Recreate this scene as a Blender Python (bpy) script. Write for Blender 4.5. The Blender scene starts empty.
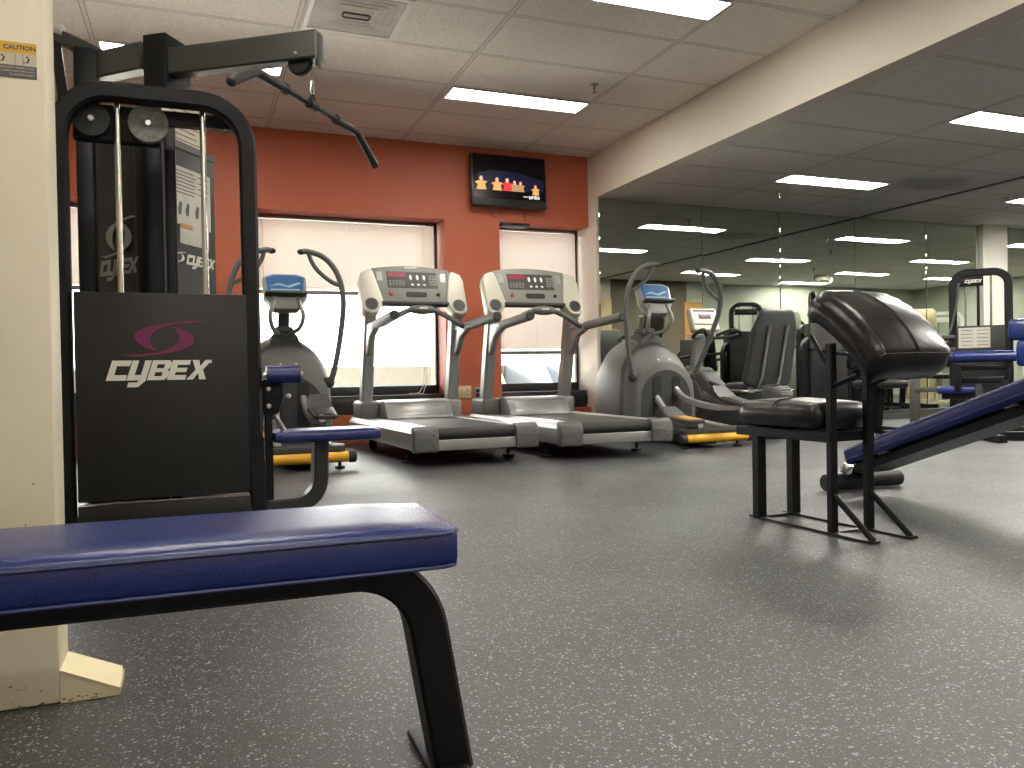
import bpy, bmesh, math, random
from mathutils import Vector, Matrix, Euler
random.seed(7)
SC = bpy.context.scene
COL = SC.collection
PI = math.pi
rad = math.radians

# ------------------------------------------------------------------ materials
MATS = {}
def mat(name, col, rough=0.5, metal=0.0, spec=0.5, bump=0.0, bscale=60.0, var=0.0, vscale=6.0, coat=0.0):
    """principled material; optional fine bump and a slight colour mottling, all in object space"""
    if name in MATS: return MATS[name]
    m = bpy.data.materials.new(name); m.use_nodes = True
    nt = m.node_tree; b = nt.nodes['Principled BSDF']
    b.inputs['Base Color'].default_value = (*col, 1)
    b.inputs['Roughness'].default_value = rough
    b.inputs['Metallic'].default_value = metal
    b.inputs['Specular IOR Level'].default_value = spec
    if coat: b.inputs['Coat Weight'].default_value = coat
    tc = nt.nodes.new('ShaderNodeTexCoord')
    if var:
        n = nt.nodes.new('ShaderNodeTexNoise'); n.inputs['Scale'].default_value = vscale; n.inputs['Detail'].default_value = 4
        r = nt.nodes.new('ShaderNodeMapRange'); r.inputs[1].default_value = .3; r.inputs[2].default_value = .7
        r.inputs[3].default_value = 1 - var; r.inputs[4].default_value = 1 + var
        mx = nt.nodes.new('ShaderNodeVectorMath'); mx.operation = 'SCALE'; mx.inputs[0].default_value = col
        nt.links.new(tc.outputs['Object'], n.inputs['Vector']); nt.links.new(n.outputs['Fac'], r.inputs[0])
        nt.links.new(r.outputs[0], mx.inputs['Scale']); nt.links.new(mx.outputs[0], b.inputs['Base Color'])
    if bump:
        n = nt.nodes.new('ShaderNodeTexNoise'); n.inputs['Scale'].default_value = bscale; n.inputs['Detail'].default_value = 3
        bp = nt.nodes.new('ShaderNodeBump'); bp.inputs['Strength'].default_value = bump; bp.inputs['Distance'].default_value = .01
        nt.links.new(tc.outputs['Object'], n.inputs['Vector']); nt.links.new(n.outputs['Fac'], bp.inputs['Height'])
        nt.links.new(bp.outputs[0], b.inputs['Normal'])
    MATS[name] = m
    return m

def emis(name, col, s):
    if name in MATS: return MATS[name]
    m = bpy.data.materials.new(name); m.use_nodes = True
    nt = m.node_tree; b = nt.nodes['Principled BSDF']
    b.inputs['Base Color'].default_value = (*col, 1)
    b.inputs['Emission Color'].default_value = (*col, 1); b.inputs['Emission Strength'].default_value = s
    b.inputs['Roughness'].default_value = .4
    MATS[name] = m
    return m

# ------------------------------------------------------------------ mesh builder
def fillet(pts, r, n=6):
    """round the inner corners of a polyline"""
    pts = [Vector(p) for p in pts]; out = [pts[0]]
    for i in range(1, len(pts) - 1):
        a, b, c = pts[i-1], pts[i], pts[i+1]
        rr = r[i-1] if isinstance(r, (list, tuple)) else r
        u = (a - b); v = (c - b); lu, lv = u.length, v.length
        u.normalize(); v.normalize()
        ang = u.angle(v)
        if rr <= 0 or ang > PI - .02: out.append(b); continue
        d = min(rr / math.tan(ang / 2), lu * .49 if i > 1 else lu * .98, lv * .49 if i < len(pts) - 2 else lv * .98)
        p, q = b + u * d, b + v * d
        # quadratic/arc blend
        rad_ = d * math.tan(ang / 2); bis = (u + v).normalized(); cen = b + bis * (rad_ / math.sin(ang / 2))
        s, e = p - cen, q - cen; tot = s.angle(e)
        ax = s.cross(e)
        if ax.length < 1e-9: out += [p, q]; continue
        ax.normalize()
        for k in range(n + 1):
            out.append(cen + Matrix.Rotation(tot * k / n, 3, ax) @ s)
    out.append(pts[-1]); return out

def spline(pts, n=8):
    """Catmull-Rom through points"""
    P = [Vector(p) for p in pts]; P = [P[0] * 2 - P[1]] + P + [P[-1] * 2 - P[-2]]
    out = []
    for i in range(1, len(P) - 2):
        a, b, c, d = P[i-1], P[i], P[i+1], P[i+2]
        for k in range(n):
            t = k / n
            out.append(.5 * ((2*b) + (c-a)*t + (2*a-5*b+4*c-d)*t*t + (3*b-a-3*c+d)*t**3))
    out.append(P[-2]); return out

class MB:
    def __init__(s):
        s.bm = bmesh.new(); s.mi = 0
    def _tag(s, faces):
        for f in faces: f.material_index = s.mi
    def box(s, c, d, rot=(0, 0, 0), bev=0.0, seg=2):
        M = Matrix.Translation(c) @ (rot if isinstance(rot, Matrix) else Euler(rot).to_matrix()).to_4x4()
        t = bmesh.new(); bmesh.ops.create_cube(t, size=1)
        for v in t.verts: v.co = Vector((v.co.x * d[0], v.co.y * d[1], v.co.z * d[2]))
        if bev: bmesh.ops.bevel(t, geom=t.edges[:], offset=min(bev, min(d) * .49), segments=seg, affect='EDGES', profile=.5)
        s.merge(t, M); return s
    def merge(s, t, M=Matrix.Identity(4)):
        vs = [s.bm.verts.new(M @ v.co) for v in t.verts]
        t.verts.index_update()
        for f in t.faces:
            try:
                nf = s.bm.faces.new([vs[v.index] for v in f.verts]); nf.material_index = s.mi
            except ValueError: pass
        t.free()
    def loft(s, rings, cap=True, closed=True):
        R = [[s.bm.verts.new(Vector(p)) for p in r] for r in rings]
        n = len(R[0])
        for a, b in zip(R, R[1:]):
            for i in range(n if closed else n - 1):
                j = (i + 1) % n
                try: f = s.bm.faces.new((a[i], a[j], b[j], b[i])); f.material_index = s.mi
                except ValueError: pass
        if cap and closed:
            for r, rev in ((R[0], True), (R[-1], False)):
                try: f = s.bm.faces.new(r[::-1] if rev else r); f.material_index = s.mi
                except ValueError: pass
        return s
    def sweep(s, pts, prof, up=(0, 0, 1), cap=True, scale=None):
        """sweep a 2-D profile (side, up) along points with minimal twist"""
        P = [Vector(p) for p in pts]; T = []
        for i in range(len(P)):
            a = P[max(i-1, 0)]; b = P[min(i+1, len(P)-1)]; T.append((b - a).normalized())
        u = Vector(up); u = (u - T[0] * u.dot(T[0]))
        if u.length < 1e-4: u = Vector((1, 0, 0)) - T[0] * T[0].x
        if u.length < 1e-4: u = Vector((0, 1, 0))
        u.normalize(); rings = []
        for i, p in enumerate(P):
            if i:
                q = T[i-1].rotation_difference(T[i]); u = q @ u
                u = (u - T[i] * u.dot(T[i])).normalized()
            sd = T[i].cross(u); k = scale[i] if scale else 1
            rings.append([p + sd * a * k + u * b * k for a, b in prof])
        return s.loft(rings, cap)
    def tube(s, pts, r, seg=10, scale=None):
        return s.sweep(pts, [(math.cos(2*PI*k/seg)*r, math.sin(2*PI*k/seg)*r) for k in range(seg)], scale=scale)
    def rect(s, pts, w, h, up=(0, 0, 1), r=.004):
        a, b = w/2, h/2
        prof = [(-a+r, -b), (a-r, -b), (a, -b+r), (a, b-r), (a-r, b), (-a+r, b), (-a, b-r), (-a, -b+r)]
        return s.sweep(pts, prof, up)
    def lathe(s, prof, c=(0, 0, 0), axis=(0, 0, 1), seg=20):
        """prof: (radius, height) pairs"""
        A = Vector(axis).normalized(); u = A.orthogonal().normalized(); v = A.cross(u); c = Vector(c)
        rings = [[c + A*h + (u*math.cos(2*PI*k/seg) + v*math.sin(2*PI*k/seg))*max(r, 1e-4) for k in range(seg)] for r, h in prof]
        return s.loft(rings)
    def disc(s, c, axis, r, th, seg=24, bev=.003):
        return s.lathe([(r-bev, -th/2), (r, -th/2+bev), (r, th/2-bev), (r-bev, th/2)], c, axis, seg)
    def prism(s, poly, th, M=Matrix.Identity(4), bev=0.0, seg=2):
        """poly in local XY, extruded along local Z from -th/2 to th/2"""
        t = bmesh.new()
        lo = [t.verts.new((x, y, -th/2)) for x, y in poly]; hi = [t.verts.new((x, y, th/2)) for x, y in poly]
        n = len(poly)
        t.faces.new(lo[::-1]); t.faces.new(hi)
        for i in range(n): t.faces.new((lo[i], lo[(i+1) % n], hi[(i+1) % n], hi[i]))
        bmesh.ops.recalc_face_normals(t, faces=t.faces[:])
        if bev: bmesh.ops.bevel(t, geom=t.edges[:], offset=bev, segments=seg, affect='EDGES', profile=.5)
        bmesh.ops.triangulate(t, faces=[f for f in t.faces if len(f.verts) > 4])
        s.merge(t, M); return s
    def ball(s, c, r, seg=14, sc=(1, 1, 1)):
        t = bmesh.new(); bmesh.ops.create_uvsphere(t, u_segments=seg, v_segments=max(6, seg//2), radius=r)
        for v in t.verts: v.co = Vector((v.co.x*sc[0], v.co.y*sc[1], v.co.z*sc[2]))
        s.merge(t, Matrix.Translation(c)); return s
    def pad(s, c, d, r=.02, rot=(0, 0, 0), crown=.0, seg=4):
        """upholstered slab: rounded edges, slightly crowned top (local +z)"""
        M = Matrix.Translation(c) @ (rot if isinstance(rot, Matrix) else Euler(rot).to_matrix()).to_4x4()
        t = bmesh.new(); bmesh.ops.create_cube(t, size=1)
        bmesh.ops.subdivide_edges(t, edges=t.edges[:], cuts=5, use_grid_fill=True)
        hx, hy, hz = d[0]/2, d[1]/2, d[2]/2
        for v in t.verts:
            p = Vector((v.co.x*d[0], v.co.y*d[1], v.co.z*d[2]))
            # denser loops near the edges
            for i, h in enumerate((hx, hy, hz)):
                f = abs(p[i]) / h
                if f < .999: p[i] = math.copysign(h * (1 - (1 - f)**1.6) , p[i]) if f > .01 else p[i]
            q = Vector([max(-h + min(r, h), min(h - min(r, h), x)) for h, x in zip((hx, hy, hz), p)])
            o = p - q
            if o.length > 1e-6:
                mx_ = max(abs(o.x), abs(o.y), abs(o.z)); o = o.normalized() * min(r, mx_ if mx_ else r)
                p = q + o
            if crown and p.z > 0: p.z += crown * (1 - (p.x/hx)**2) * (1 - (p.y/hy)**2)
            v.co = p
        s.merge(t, M); return s
    def build(s, name, m, parent=None, world=False, ang=35, label=None):
        bm = s.bm
        bmesh.ops.recalc_face_normals(bm, faces=bm.faces[:])
        if world and parent is not None:
            inv = wm(parent).inverted(); bm.transform(inv)
        me = bpy.data.meshes.new(name); bm.to_mesh(me); bm.free()
        for x in (m if isinstance(m, (list, tuple)) else [m]): me.materials.append(x)
        for p in me.polygons: p.use_smooth = True
        me.set_sharp_from_angle(angle=rad(ang))
        o = bpy.data.objects.new(name, me); COL.objects.link(o)
        if parent is not None: o.parent = parent
        if label: o['label'] = label
        return o

def wm(o):
    M = Matrix.LocRotScale(o.location, o.rotation_euler, o.scale)
    return wm(o.parent) @ M if o.parent else M
def tag(o, label, cat, group=None, kind=None):
    o['label'] = label; o['category'] = cat
    if group: o['group'] = group
    if kind: o['kind'] = kind
    return o
def thing(name, label, cat, loc=(0, 0, 0), rz=0.0, group=None):
    o = bpy.data.objects.new(name, None); COL.objects.link(o); o.empty_display_size = .1
    o.location = loc; o.rotation_euler = (0, 0, rz)
    return tag(o, label, cat, group)
def struct(o):
    o['kind'] = 'structure'; return o
def copy_tree(o, parent=None):
    c = o.copy(); COL.objects.link(c); c.parent = parent
    for ch in list(o.children): copy_tree(ch, c)
    return c
def dup(o, loc, rz=0.0, label=None):
    c = copy_tree(o); c.location = loc; c.rotation_euler = (0, 0, rz)
    if label: c['label'] = label
    return c
def frame(o, x, y, z):
    """4x4 from origin and three axis vectors"""
    x, y, z = Vector(x), Vector(y), Vector(z)
    return Matrix(((x.x, y.x, z.x, o[0]), (x.y, y.y, z.y, o[1]), (x.z, y.z, z.z, o[2]), (0, 0, 0, 1)))

# ------------------------------------------------------------------ lettering (own polygons, slanted bold capitals)
GL = {
 'C': [[(.9,1),(0,1),(0,0),(.9,0),(.88,.28),(.3,.28),(.3,.72),(.88,.72)]],
 'Y': [[(0,1),(.3,1),(.3,.27),(.58,.27),(.58,1),(.88,1),(.88,-.02),(.62,-.34),(.12,-.34),(.12,-.1),(.5,-.1),(.58,0),(0,0)]],
 'B': [[(0,0),(.78,0),(.92,.14),(.92,.42),(.82,.52),(.92,.62),(.92,.88),(.8,1),(0,1)]],
 'E': [[(0,0),(.86,0),(.86,.24),(.3,.24),(.3,.39),(.8,.39),(.8,.61),(.3,.61),(.3,.76),(.86,.76),(.86,1),(0,1)]],
 'X': [[(0,1),(.32,1),(.46,.68),(.62,1),(.94,1),(.64,.5),(.92,0),(.6,0),(.45,.32),(.3,0),(-.02,0),(.28,.5)]],
}
HOLES = {'B': [[(.28,.2),(.62,.2),(.62,.4),(.28,.4)], [(.28,.6),(.62,.6),(.62,.8),(.28,.8)]]}
def fill_poly(bm, loops, M, mi):
    ed = []
    for lp in loops:
        vs = [bm.verts.new(M @ Vector((x, y, 0))) for x, y in lp]
        for i in range(len(vs)): ed.append(bm.edges.new((vs[i], vs[(i+1) % len(vs)])))
    r = bmesh.ops.triangle_fill(bm, edges=ed, use_beauty=True)
    for g in r['geom']:
        if isinstance(g, bmesh.types.BMFace): g.material_index = mi
def word(mb, txt, M, h, mi=0, pitch=.95, shear=.31):
    """flat slanted capitals; M maps local XY (baseline at origin) onto the panel"""
    x0 = 0
    for ch in txt:
        loops = [[((x0 + x + y*shear)*h, y*h) for x, y in lp] for lp in GL[ch] + HOLES.get(ch, [])]
        fill_poly(mb.bm, loops, M, mi); x0 += pitch
def swoosh(mb, M, w, h, mi=0):
    L = [(3.38,1.10),(2.35,1.22),(1.38,1.16),(.2,1.05),(-.8,.88),(-1.62,.68),(-2.18,.38),(-2.3,.07),(-2.1,-.23),(-1.62,-.52),(-1.12,-.72),(-.5,-.86),
         (-.86,-.6),(-1.1,-.28),(-1.12,.02),(-.97,.32),(-.6,.58),(-.1,.78),(.6,.93),(1.4,1.02),(2.4,1.08)]
    for sg in (1, -1):
        fill_poly(mb.bm, [[(sg*x*w/6.7, sg*y*h/2.3) for x, y in L]], M, mi)

def text(name, body, size, M, m, parent=None, label=None, shear=0.0, align='LEFT', bold=0.0):
    cu = bpy.data.curves.new(name, 'FONT'); cu.body = body; cu.size = size; cu.shear = shear; cu.align_x = align; cu.offset = bold
    cu.resolution_u = 3
    t = bpy.data.objects.new(name, cu); COL.objects.link(t)
    me = bpy.data.meshes.new_from_object(t); bpy.data.objects.remove(t); bpy.data.curves.remove(cu)
    me.transform((wm(parent).inverted() if parent else Matrix()) @ M); me.name = name; me.materials.clear(); me.materials.append(m)
    o = bpy.data.objects.new(name, me); COL.objects.link(o)
    if parent: o.parent = parent
    if label: o['label'] = label
    return o

# ------------------------------------------------------------------ dimensions
ZH, ZL = 2.95, 2.485          # ceiling over the left bay / lower ceiling over the mirrored bay
YW, YM, XB = 7.72, 7.55, 3.96 # orange wall, mirror wall, left face of the beam
YG = 8.04                     # window glass

# ------------------------------------------------------------------ surface materials
def ceiling_mat(name, x0, y0, dx, dy, col, stain=None):
    m = bpy.data.materials.new(name); m.use_nodes = True; nt = m.node_tree; b = nt.nodes['Principled BSDF']
    N = nt.nodes.new; K = nt.links.new
    tc = N('ShaderNodeTexCoord'); sp = N('ShaderNodeSeparateXYZ'); K(tc.outputs['Object'], sp.inputs[0])
    def grid(out, o, d, w):
        a = N('ShaderNodeMath'); a.operation = 'SUBTRACT'; a.inputs[1].default_value = o; K(out, a.inputs[0])
        q = N('ShaderNodeMath'); q.operation = 'PINGPONG'; q.inputs[1].default_value = d/2; K(a.outputs[0], q.inputs[0])
        # distance to the nearest grid line
        l = N('ShaderNodeMath'); l.operation = 'LESS_THAN'; l.inputs[1].default_value = w; K(q.outputs[0], l.inputs[0])
        return q.outputs[0], l.outputs[0]
    dxo, gx_ = grid(sp.outputs['X'], x0, dx, .012); dyo, gy_ = grid(sp.outputs['Y'], y0, dy, .012)
    _, ex = grid(sp.outputs['X'], x0, dx, .019); _, ey = grid(sp.outputs['Y'], y0, dy, .019)
    g = N('ShaderNodeMath'); g.operation = 'MAXIMUM'; K(gx_, g.inputs[0]); K(gy_, g.inputs[1])
    e = N('ShaderNodeMath'); e.operation = 'MAXIMUM'; K(ex, e.inputs[0]); K(ey, e.inputs[1])
    n1 = N('ShaderNodeTexNoise'); n1.inputs['Scale'].default_value = 90; n1.inputs['Detail'].default_value = 3; K(tc.outputs['Object'], n1.inputs['Vector'])
    n2 = N('ShaderNodeTexNoise'); n2.inputs['Scale'].default_value = 1.1; K(tc.outputs['Object'], n2.inputs['Vector'])
    r1 = N('ShaderNodeMapRange'); r1.inputs[1].default_value = .35; r1.inputs[2].default_value = .65; r1.inputs[3].default_value = .86; r1.inputs[4].default_value = 1.06; K(n1.outputs['Fac'], r1.inputs[0])
    r2 = N('ShaderNodeMapRange'); r2.inputs[1].default_value = .3; r2.inputs[2].default_value = .7; r2.inputs[3].default_value = .93; r2.inputs[4].default_value = 1.05; K(n2.outputs['Fac'], r2.inputs[0])
    mu = N('ShaderNodeMath'); mu.operation = 'MULTIPLY'; K(r1.outputs[0], mu.inputs[0]); K(r2.outputs[0], mu.inputs[1])
    sc = N('ShaderNodeVectorMath'); sc.operation = 'SCALE'; sc.inputs[0].default_value = col; K(mu.outputs[0], sc.inputs['Scale'])
    m1 = N('ShaderNodeMixRGB'); m1.inputs['Color2'].default_value = (col[0]*.52, col[1]*.52, col[2]*.5, 1); K(e.outputs[0], m1.inputs['Fac']); K(sc.outputs[0], m1.inputs['Color1'])
    m2 = N('ShaderNodeMixRGB'); m2.inputs['Color2'].default_value = (col[0]*.86, col[1]*.85, col[2]*.82, 1); K(g.outputs[0], m2.inputs['Fac']); K(m1.outputs[0], m2.inputs['Color1'])
    last = m2.outputs[0]
    if stain:
        v = N('ShaderNodeVectorMath'); v.operation = 'SUBTRACT'; v.inputs[1].default_value = (stain[0], stain[1], 0); K(tc.outputs['Object'], v.inputs[0])
        v2 = N('ShaderNodeVectorMath'); v2.operation = 'MULTIPLY'; v2.inputs[1].default_value = (1/stain[2], 1/stain[3], 0); K(v.outputs[0], v2.inputs[0])
        ln = N('ShaderNodeVectorMath'); ln.operation = 'LENGTH'; K(v2.outputs[0], ln.inputs[0])
        n5 = N('ShaderNodeTexNoise'); n5.inputs['Scale'].default_value = 5; n5.inputs['Detail'].default_value = 5; K(tc.outputs['Object'], n5.inputs['Vector'])
        sm = N('ShaderNodeMath'); sm.operation = 'MULTIPLY_ADD'; sm.inputs[1].default_value = .8; sm.inputs[2].default_value = -.4; K(n5.outputs['Fac'], sm.inputs[0])
        s2 = N('ShaderNodeMath'); s2.operation = 'ADD'; K(ln.outputs['Value'], s2.inputs[0]); K(sm.outputs[0], s2.inputs[1])
        mr = N('ShaderNodeMapRange'); mr.interpolation_type = 'SMOOTHSTEP'; mr.inputs[1].default_value = .35; mr.inputs[2].default_value = 1.0; mr.inputs[3].default_value = .62; mr.inputs[4].default_value = 1; K(s2.outputs[0], mr.inputs[0])
        sv = N('ShaderNodeVectorMath'); sv.operation = 'SCALE'; K(last, sv.inputs[0]); K(mr.outputs[0], sv.inputs['Scale']); last = sv.outputs[0]
    K(last, b.inputs['Base Color']); b.inputs['Roughness'].default_value = .9
    bp = N('ShaderNodeBump'); bp.inputs['Strength'].default_value = .35; bp.inputs['Distance'].default_value = .01; K(n1.outputs['Fac'], bp.inputs['Height']); K(bp.outputs[0], b.inputs['Normal'])
    return m

def floor_mat():
    m = bpy.data.materials.new('speckled_rubber'); m.use_nodes = True; nt = m.node_tree; b = nt.nodes['Principled BSDF']
    N = nt.nodes.new; K = nt.links.new
    tc = N('ShaderNodeTexCoord')
    nz = N('ShaderNodeTexNoise'); nz.inputs['Scale'].default_value = 60; K(tc.outputs['Object'], nz.inputs['Vector'])
    ad = N('ShaderNodeVectorMath'); ad.operation = 'MULTIPLY_ADD'; ad.inputs[1].default_value = (.012, .012, .012); K(nz.outputs['Color'], ad.inputs[0]); K(tc.outputs['Object'], ad.inputs[2])
    base = (.031, .0315, .032)
    prev = None
    def speck(scale, keep, size, colr, prev):
        v = N('ShaderNodeTexVoronoi'); v.inputs['Scale'].default_value = scale; K(ad.outputs[0], v.inputs['Vector'])
        s = N('ShaderNodeSeparateColor'); K(v.outputs['Color'], s.inputs[0])
        k = N('ShaderNodeMath'); k.operation = 'LESS_THAN'; k.inputs[1].default_value = keep; K(s.outputs[0], k.inputs[0])
        sz = N('ShaderNodeMath'); sz.operation = 'MULTIPLY'; sz.inputs[1].default_value = size; K(s.outputs[1], sz.inputs[0])
        d = N('ShaderNodeMath'); d.operation = 'LESS_THAN'; K(v.outputs['Distance'], d.inputs[0]); K(sz.outputs[0], d.inputs[1])
        a = N('ShaderNodeMath'); a.operation = 'MULTIPLY'; K(k.outputs[0], a.inputs[0]); K(d.outputs[0], a.inputs[1])
        mx = N('ShaderNodeMixRGB'); K(a.outputs[0], mx.inputs['Fac'])
        cm = N('ShaderNodeMixRGB'); cm.inputs['Color1'].default_value = (*colr[0], 1); cm.inputs['Color2'].default_value = (*colr[1], 1); K(s.outputs[2], cm.inputs['Fac'])
        K(cm.outputs[0], mx.inputs['Color2'])
        if prev is None: mx.inputs['Color1'].default_value = (*base, 1)
        else: K(prev, mx.inputs['Color1'])
        return mx.outputs[0]
    c = speck(150, .50, .46, ((.24, .29, .42), (.36, .36, .34)), None)
    c = speck(235, .6, .44, ((.12, .14, .19), (.20, .195, .18)), c)
    # rubber sheet seams every 1.22 m along the room, and dulled patches
    sp = N('ShaderNodeSeparateXYZ'); K(tc.outputs['Object'], sp.inputs[0])
    q = N('ShaderNodeMath'); q.operation = 'ADD'; q.inputs[1].default_value = -.62; K(sp.outputs['Y'], q.inputs[0])
    pp = N('ShaderNodeMath'); pp.operation = 'PINGPONG'; pp.inputs[1].default_value = .61; K(q.outputs[0], pp.inputs[0])
    ls = N('ShaderNodeMath'); ls.operation = 'LESS_THAN'; ls.inputs[1].default_value = .0018; K(pp.outputs[0], ls.inputs[0])
    ms = N('ShaderNodeMixRGB'); ms.inputs['Color2'].default_value = (.02, .02, .02, 1); K(ls.outputs[0], ms.inputs['Fac']); K(c, ms.inputs['Color1'])
    K(ms.outputs[0], b.inputs['Base Color'])
    n3 = N('ShaderNodeTexNoise'); n3.inputs['Scale'].default_value = 1.3; n3.inputs['Detail'].default_value = 5; K(tc.outputs['Object'], n3.inputs['Vector'])
    rr = N('ShaderNodeMapRange'); rr.inputs[1].default_value = .3; rr.inputs[2].default_value = .7; rr.inputs[3].default_value = .42; rr.inputs[4].default_value = .54; K(n3.outputs['Fac'], rr.inputs[0])
    K(rr.outputs[0], b.inputs['Roughness']); b.inputs['Specular IOR Level'].default_value = .85
    n4 = N('ShaderNodeTexNoise'); n4.inputs['Scale'].default_value = 240; K(tc.outputs['Object'], n4.inputs['Vector'])
    bp = N('ShaderNodeBump'); bp.inputs['Strength'].default_value = .25; bp.inputs['Distance'].default_value = .004; K(n4.outputs['Fac'], bp.inputs['Height']); K(bp.outputs[0], b.inputs['Normal'])
    return m

def glass_mat():
    m = bpy.data.materials.new('window_glass'); m.use_nodes = True; nt = m.node_tree; nt.nodes.clear()
    o = nt.nodes.new('ShaderNodeOutputMaterial'); t = nt.nodes.new('ShaderNodeBsdfTransparent'); g = nt.nodes.new('ShaderNodeBsdfGlossy')
    t.inputs[0].default_value = (.95, .97, .96, 1); g.inputs['Roughness'].default_value = .02
    f = nt.nodes.new('ShaderNodeFresnel'); f.inputs[0].default_value = 1.45; x = nt.nodes.new('ShaderNodeMixShader')
    nt.links.new(f.outputs[0], x.inputs[0]); nt.links.new(t.outputs[0], x.inputs[1]); nt.links.new(g.outputs[0], x.inputs[2]); nt.links.new(x.outputs[0], o.inputs[0])
    return m
def blind_mat():
    m = bpy.data.materials.new('blind_slat'); m.use_nodes = True; nt = m.node_tree; nt.nodes.clear()
    o = nt.nodes.new('ShaderNodeOutputMaterial'); d = nt.nodes.new('ShaderNodeBsdfDiffuse'); t = nt.nodes.new('ShaderNodeBsdfTranslucent'); x = nt.nodes.new('ShaderNodeMixShader')
    d.inputs[0].default_value = (.66, .615, .585, 1); t.inputs[0].default_value = (.80, .755, .72, 1); x.inputs[0].default_value = .50
    nt.links.new(d.outputs[0], x.inputs[1]); nt.links.new(t.outputs[0], x.inputs[2]); nt.links.new(x.outputs[0], o.inputs[0])
    return m

M_ORANGE = mat('orange_paint', (.48, .112, .050), .55, bump=.08, bscale=140, var=.05, vscale=2)
M_CREAM = mat('cream_wall_paint', (.76, .70, .61), .6, bump=.05, bscale=140, var=.03, vscale=1.5)
M_PALE = mat('pale_green_paint', (.40, .425, .36), .6, var=.04)
M_BROWN = mat('dark_brown_paint', (.13, .105, .07), .6, var=.08)
M_TAN = mat('tan_door', (.60, .45, .22), .45, var=.05)
M_GREYDOOR = mat('grey_door', (.22, .21, .19), .5)
M_FRAME = mat('window_frame_black', (.018, .018, .018), .4)
M_MIRROR = mat('mirror_silver', (.58, .63, .57), .012, 1.0)
M_DARKTRIM = mat('dark_trim', (.03, .03, .028), .6)
M_LIGHTFRAME = mat('light_frame', (.62, .60, .55), .5)
M_DIFF = emis('light_diffuser', (1, .955, .86), 15.0)
M_GLASS = glass_mat(); M_BLIND = blind_mat()

# ------------------------------------------------------------------ shell
def slab(name, x0, x1, y0, y1, z0, z1, m):
    b = MB(); b.box(((x0+x1)/2, (y0+y1)/2, (z0+z1)/2), (x1-x0, y1-y0, z1-z0)); return struct(b.build(name, m))
slab('floor', -3, 16, -3.2, 8.4, -.1, 0, floor_mat())
slab('ceiling', -3, XB, -3.2, 8.4, ZH, ZH+.1, ceiling_mat('tiles_high', .665, 4.15, 1.265, .66, (.84, .80, .735)))
slab('ceiling_right', XB+.155, 16, -3.2, 8.4, ZL, ZL+.1, ceiling_mat('tiles_low', 5.29, 3.5, 1.19, .653, (.84, .82, .77), (6.95, 5.95, .55, .42)))
b = MB(); b.box((XB+.0775, 2.58, (ZL+ZH)/2+.02), (.155, 11.54, ZH-ZL+.04))
struct(b.build('trim_1', mat('beam_paint', (.74, .68, .58), .6, bump=.05, bscale=140)))   # boxed beam between the two bays
b = MB(); b.box((7.58, 4.1, ZL-.004), (.05, 6.88, .012)); struct(b.build('trim_2', M_DARKTRIM))  # dark joint across the low ceiling

# orange window wall: piers, lintel, sill walls in one shell
W = [(-1.87, -.05), (.53, 2.345), (2.935, XB)]
ZS, ZT = .27, 2.205
b = MB()
def wb(x0, x1, z0, z1, y0=YW, y1=8.3): b.box(((x0+x1)/2, (y0+y1)/2, (z0+z1)/2), (x1-x0, y1-y0, z1-z0))
wb(-3, XB, ZT, ZH); wb(-3, XB, 0, ZS)
xs = [-3] + [v for w in W for v in w]
for i in range(0, 6, 2): wb(xs[i], xs[i+1], ZS, ZT)
struct(b.build('wall_front', M_ORANGE))
b = MB(); b.box(((XB+16)/2, 7.925, ZL/2), (16-XB, .735, ZL)); struct(b.build('wall_mirror', M_CREAM))
b = MB(); b.box((-2.7, 2.5, ZH/2), (.2, 11.4, ZH)); struct(b.build('wall_left', M_CREAM))
b = MB(); b.box((1.8, -3.1, ZH/2), (9.2, .2, ZH)); struct(b.build('wall_back', M_CREAM))
b = MB(); b.box((16.1, 4, ZL/2), (.2, 9, ZL)); struct(b.build('wall_right', M_PALE))
b = MB(); b.mi = 1; b.box((7.05, .7, ZL/2), (1.5, .2, ZL)); b.mi = 2; b.box((8.7, .7, ZL/2), (1.8, .2, ZL)); b.mi = 0
b.box((12.8, .7, ZL/2), (6.4, .2, ZL)); struct(b.build('wall_rear', [M_PALE, M_CREAM, M_BROWN]))
b = MB(); b.box((6.35, -1.2, ZL/2), (.1, 3.8, ZL)); struct(b.build('wall_inner', M_CREAM))
# doors and openings on the rear wall (they show in the mirrors)
b = MB(); b.box((7.0, .82, 1.05), (.62, .05, 2.1), bev=.008); d = struct(b.build('door_1', M_GREYDOOR))
b = MB(); b.tube(fillet([(7.22, .845, 1.0), (7.22, .90, 1.0), (7.12, .90, 1.0)], .02), .011); b.build('door_handle', mat('brushed_steel', (.6, .6, .58), .3, 1), d)
b = MB(); b.box((7.55, .82, 1.05), (.5, .05, 2.1), bev=.008); b.box((7.55, .85, 1.6), (.38, .01, .8), bev=.004); b.box((7.55, .85, .6), (.38, .01, .9), bev=.004)
d = struct(b.build('door_2', M_TAN))
b = MB(); b.tube(fillet([(7.36, .845, 1.0), (7.36, .90, 1.0), (7.46, .90, 1.0)], .02), .011); b.build('door_handle', MATS['brushed_steel'], d)
for k, x in enumerate((11.7, 14.0)):
    b = MB(); b.box((x, .82, 1.03), (.9, .05, 2.06), bev=.008); b.box((x, .845, 1.03), (.74, .02, 1.9), bev=.004); d = struct(b.build('door_%d' % (3+k), M_GREYDOOR))
    b = MB(); b.tube(fillet([(x+.34, .85, 1.0), (x+.34, .91, 1.0), (x+.24, .91, 1.0)], .02), .011); b.build('door_handle', MATS['brushed_steel'], d)
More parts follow.
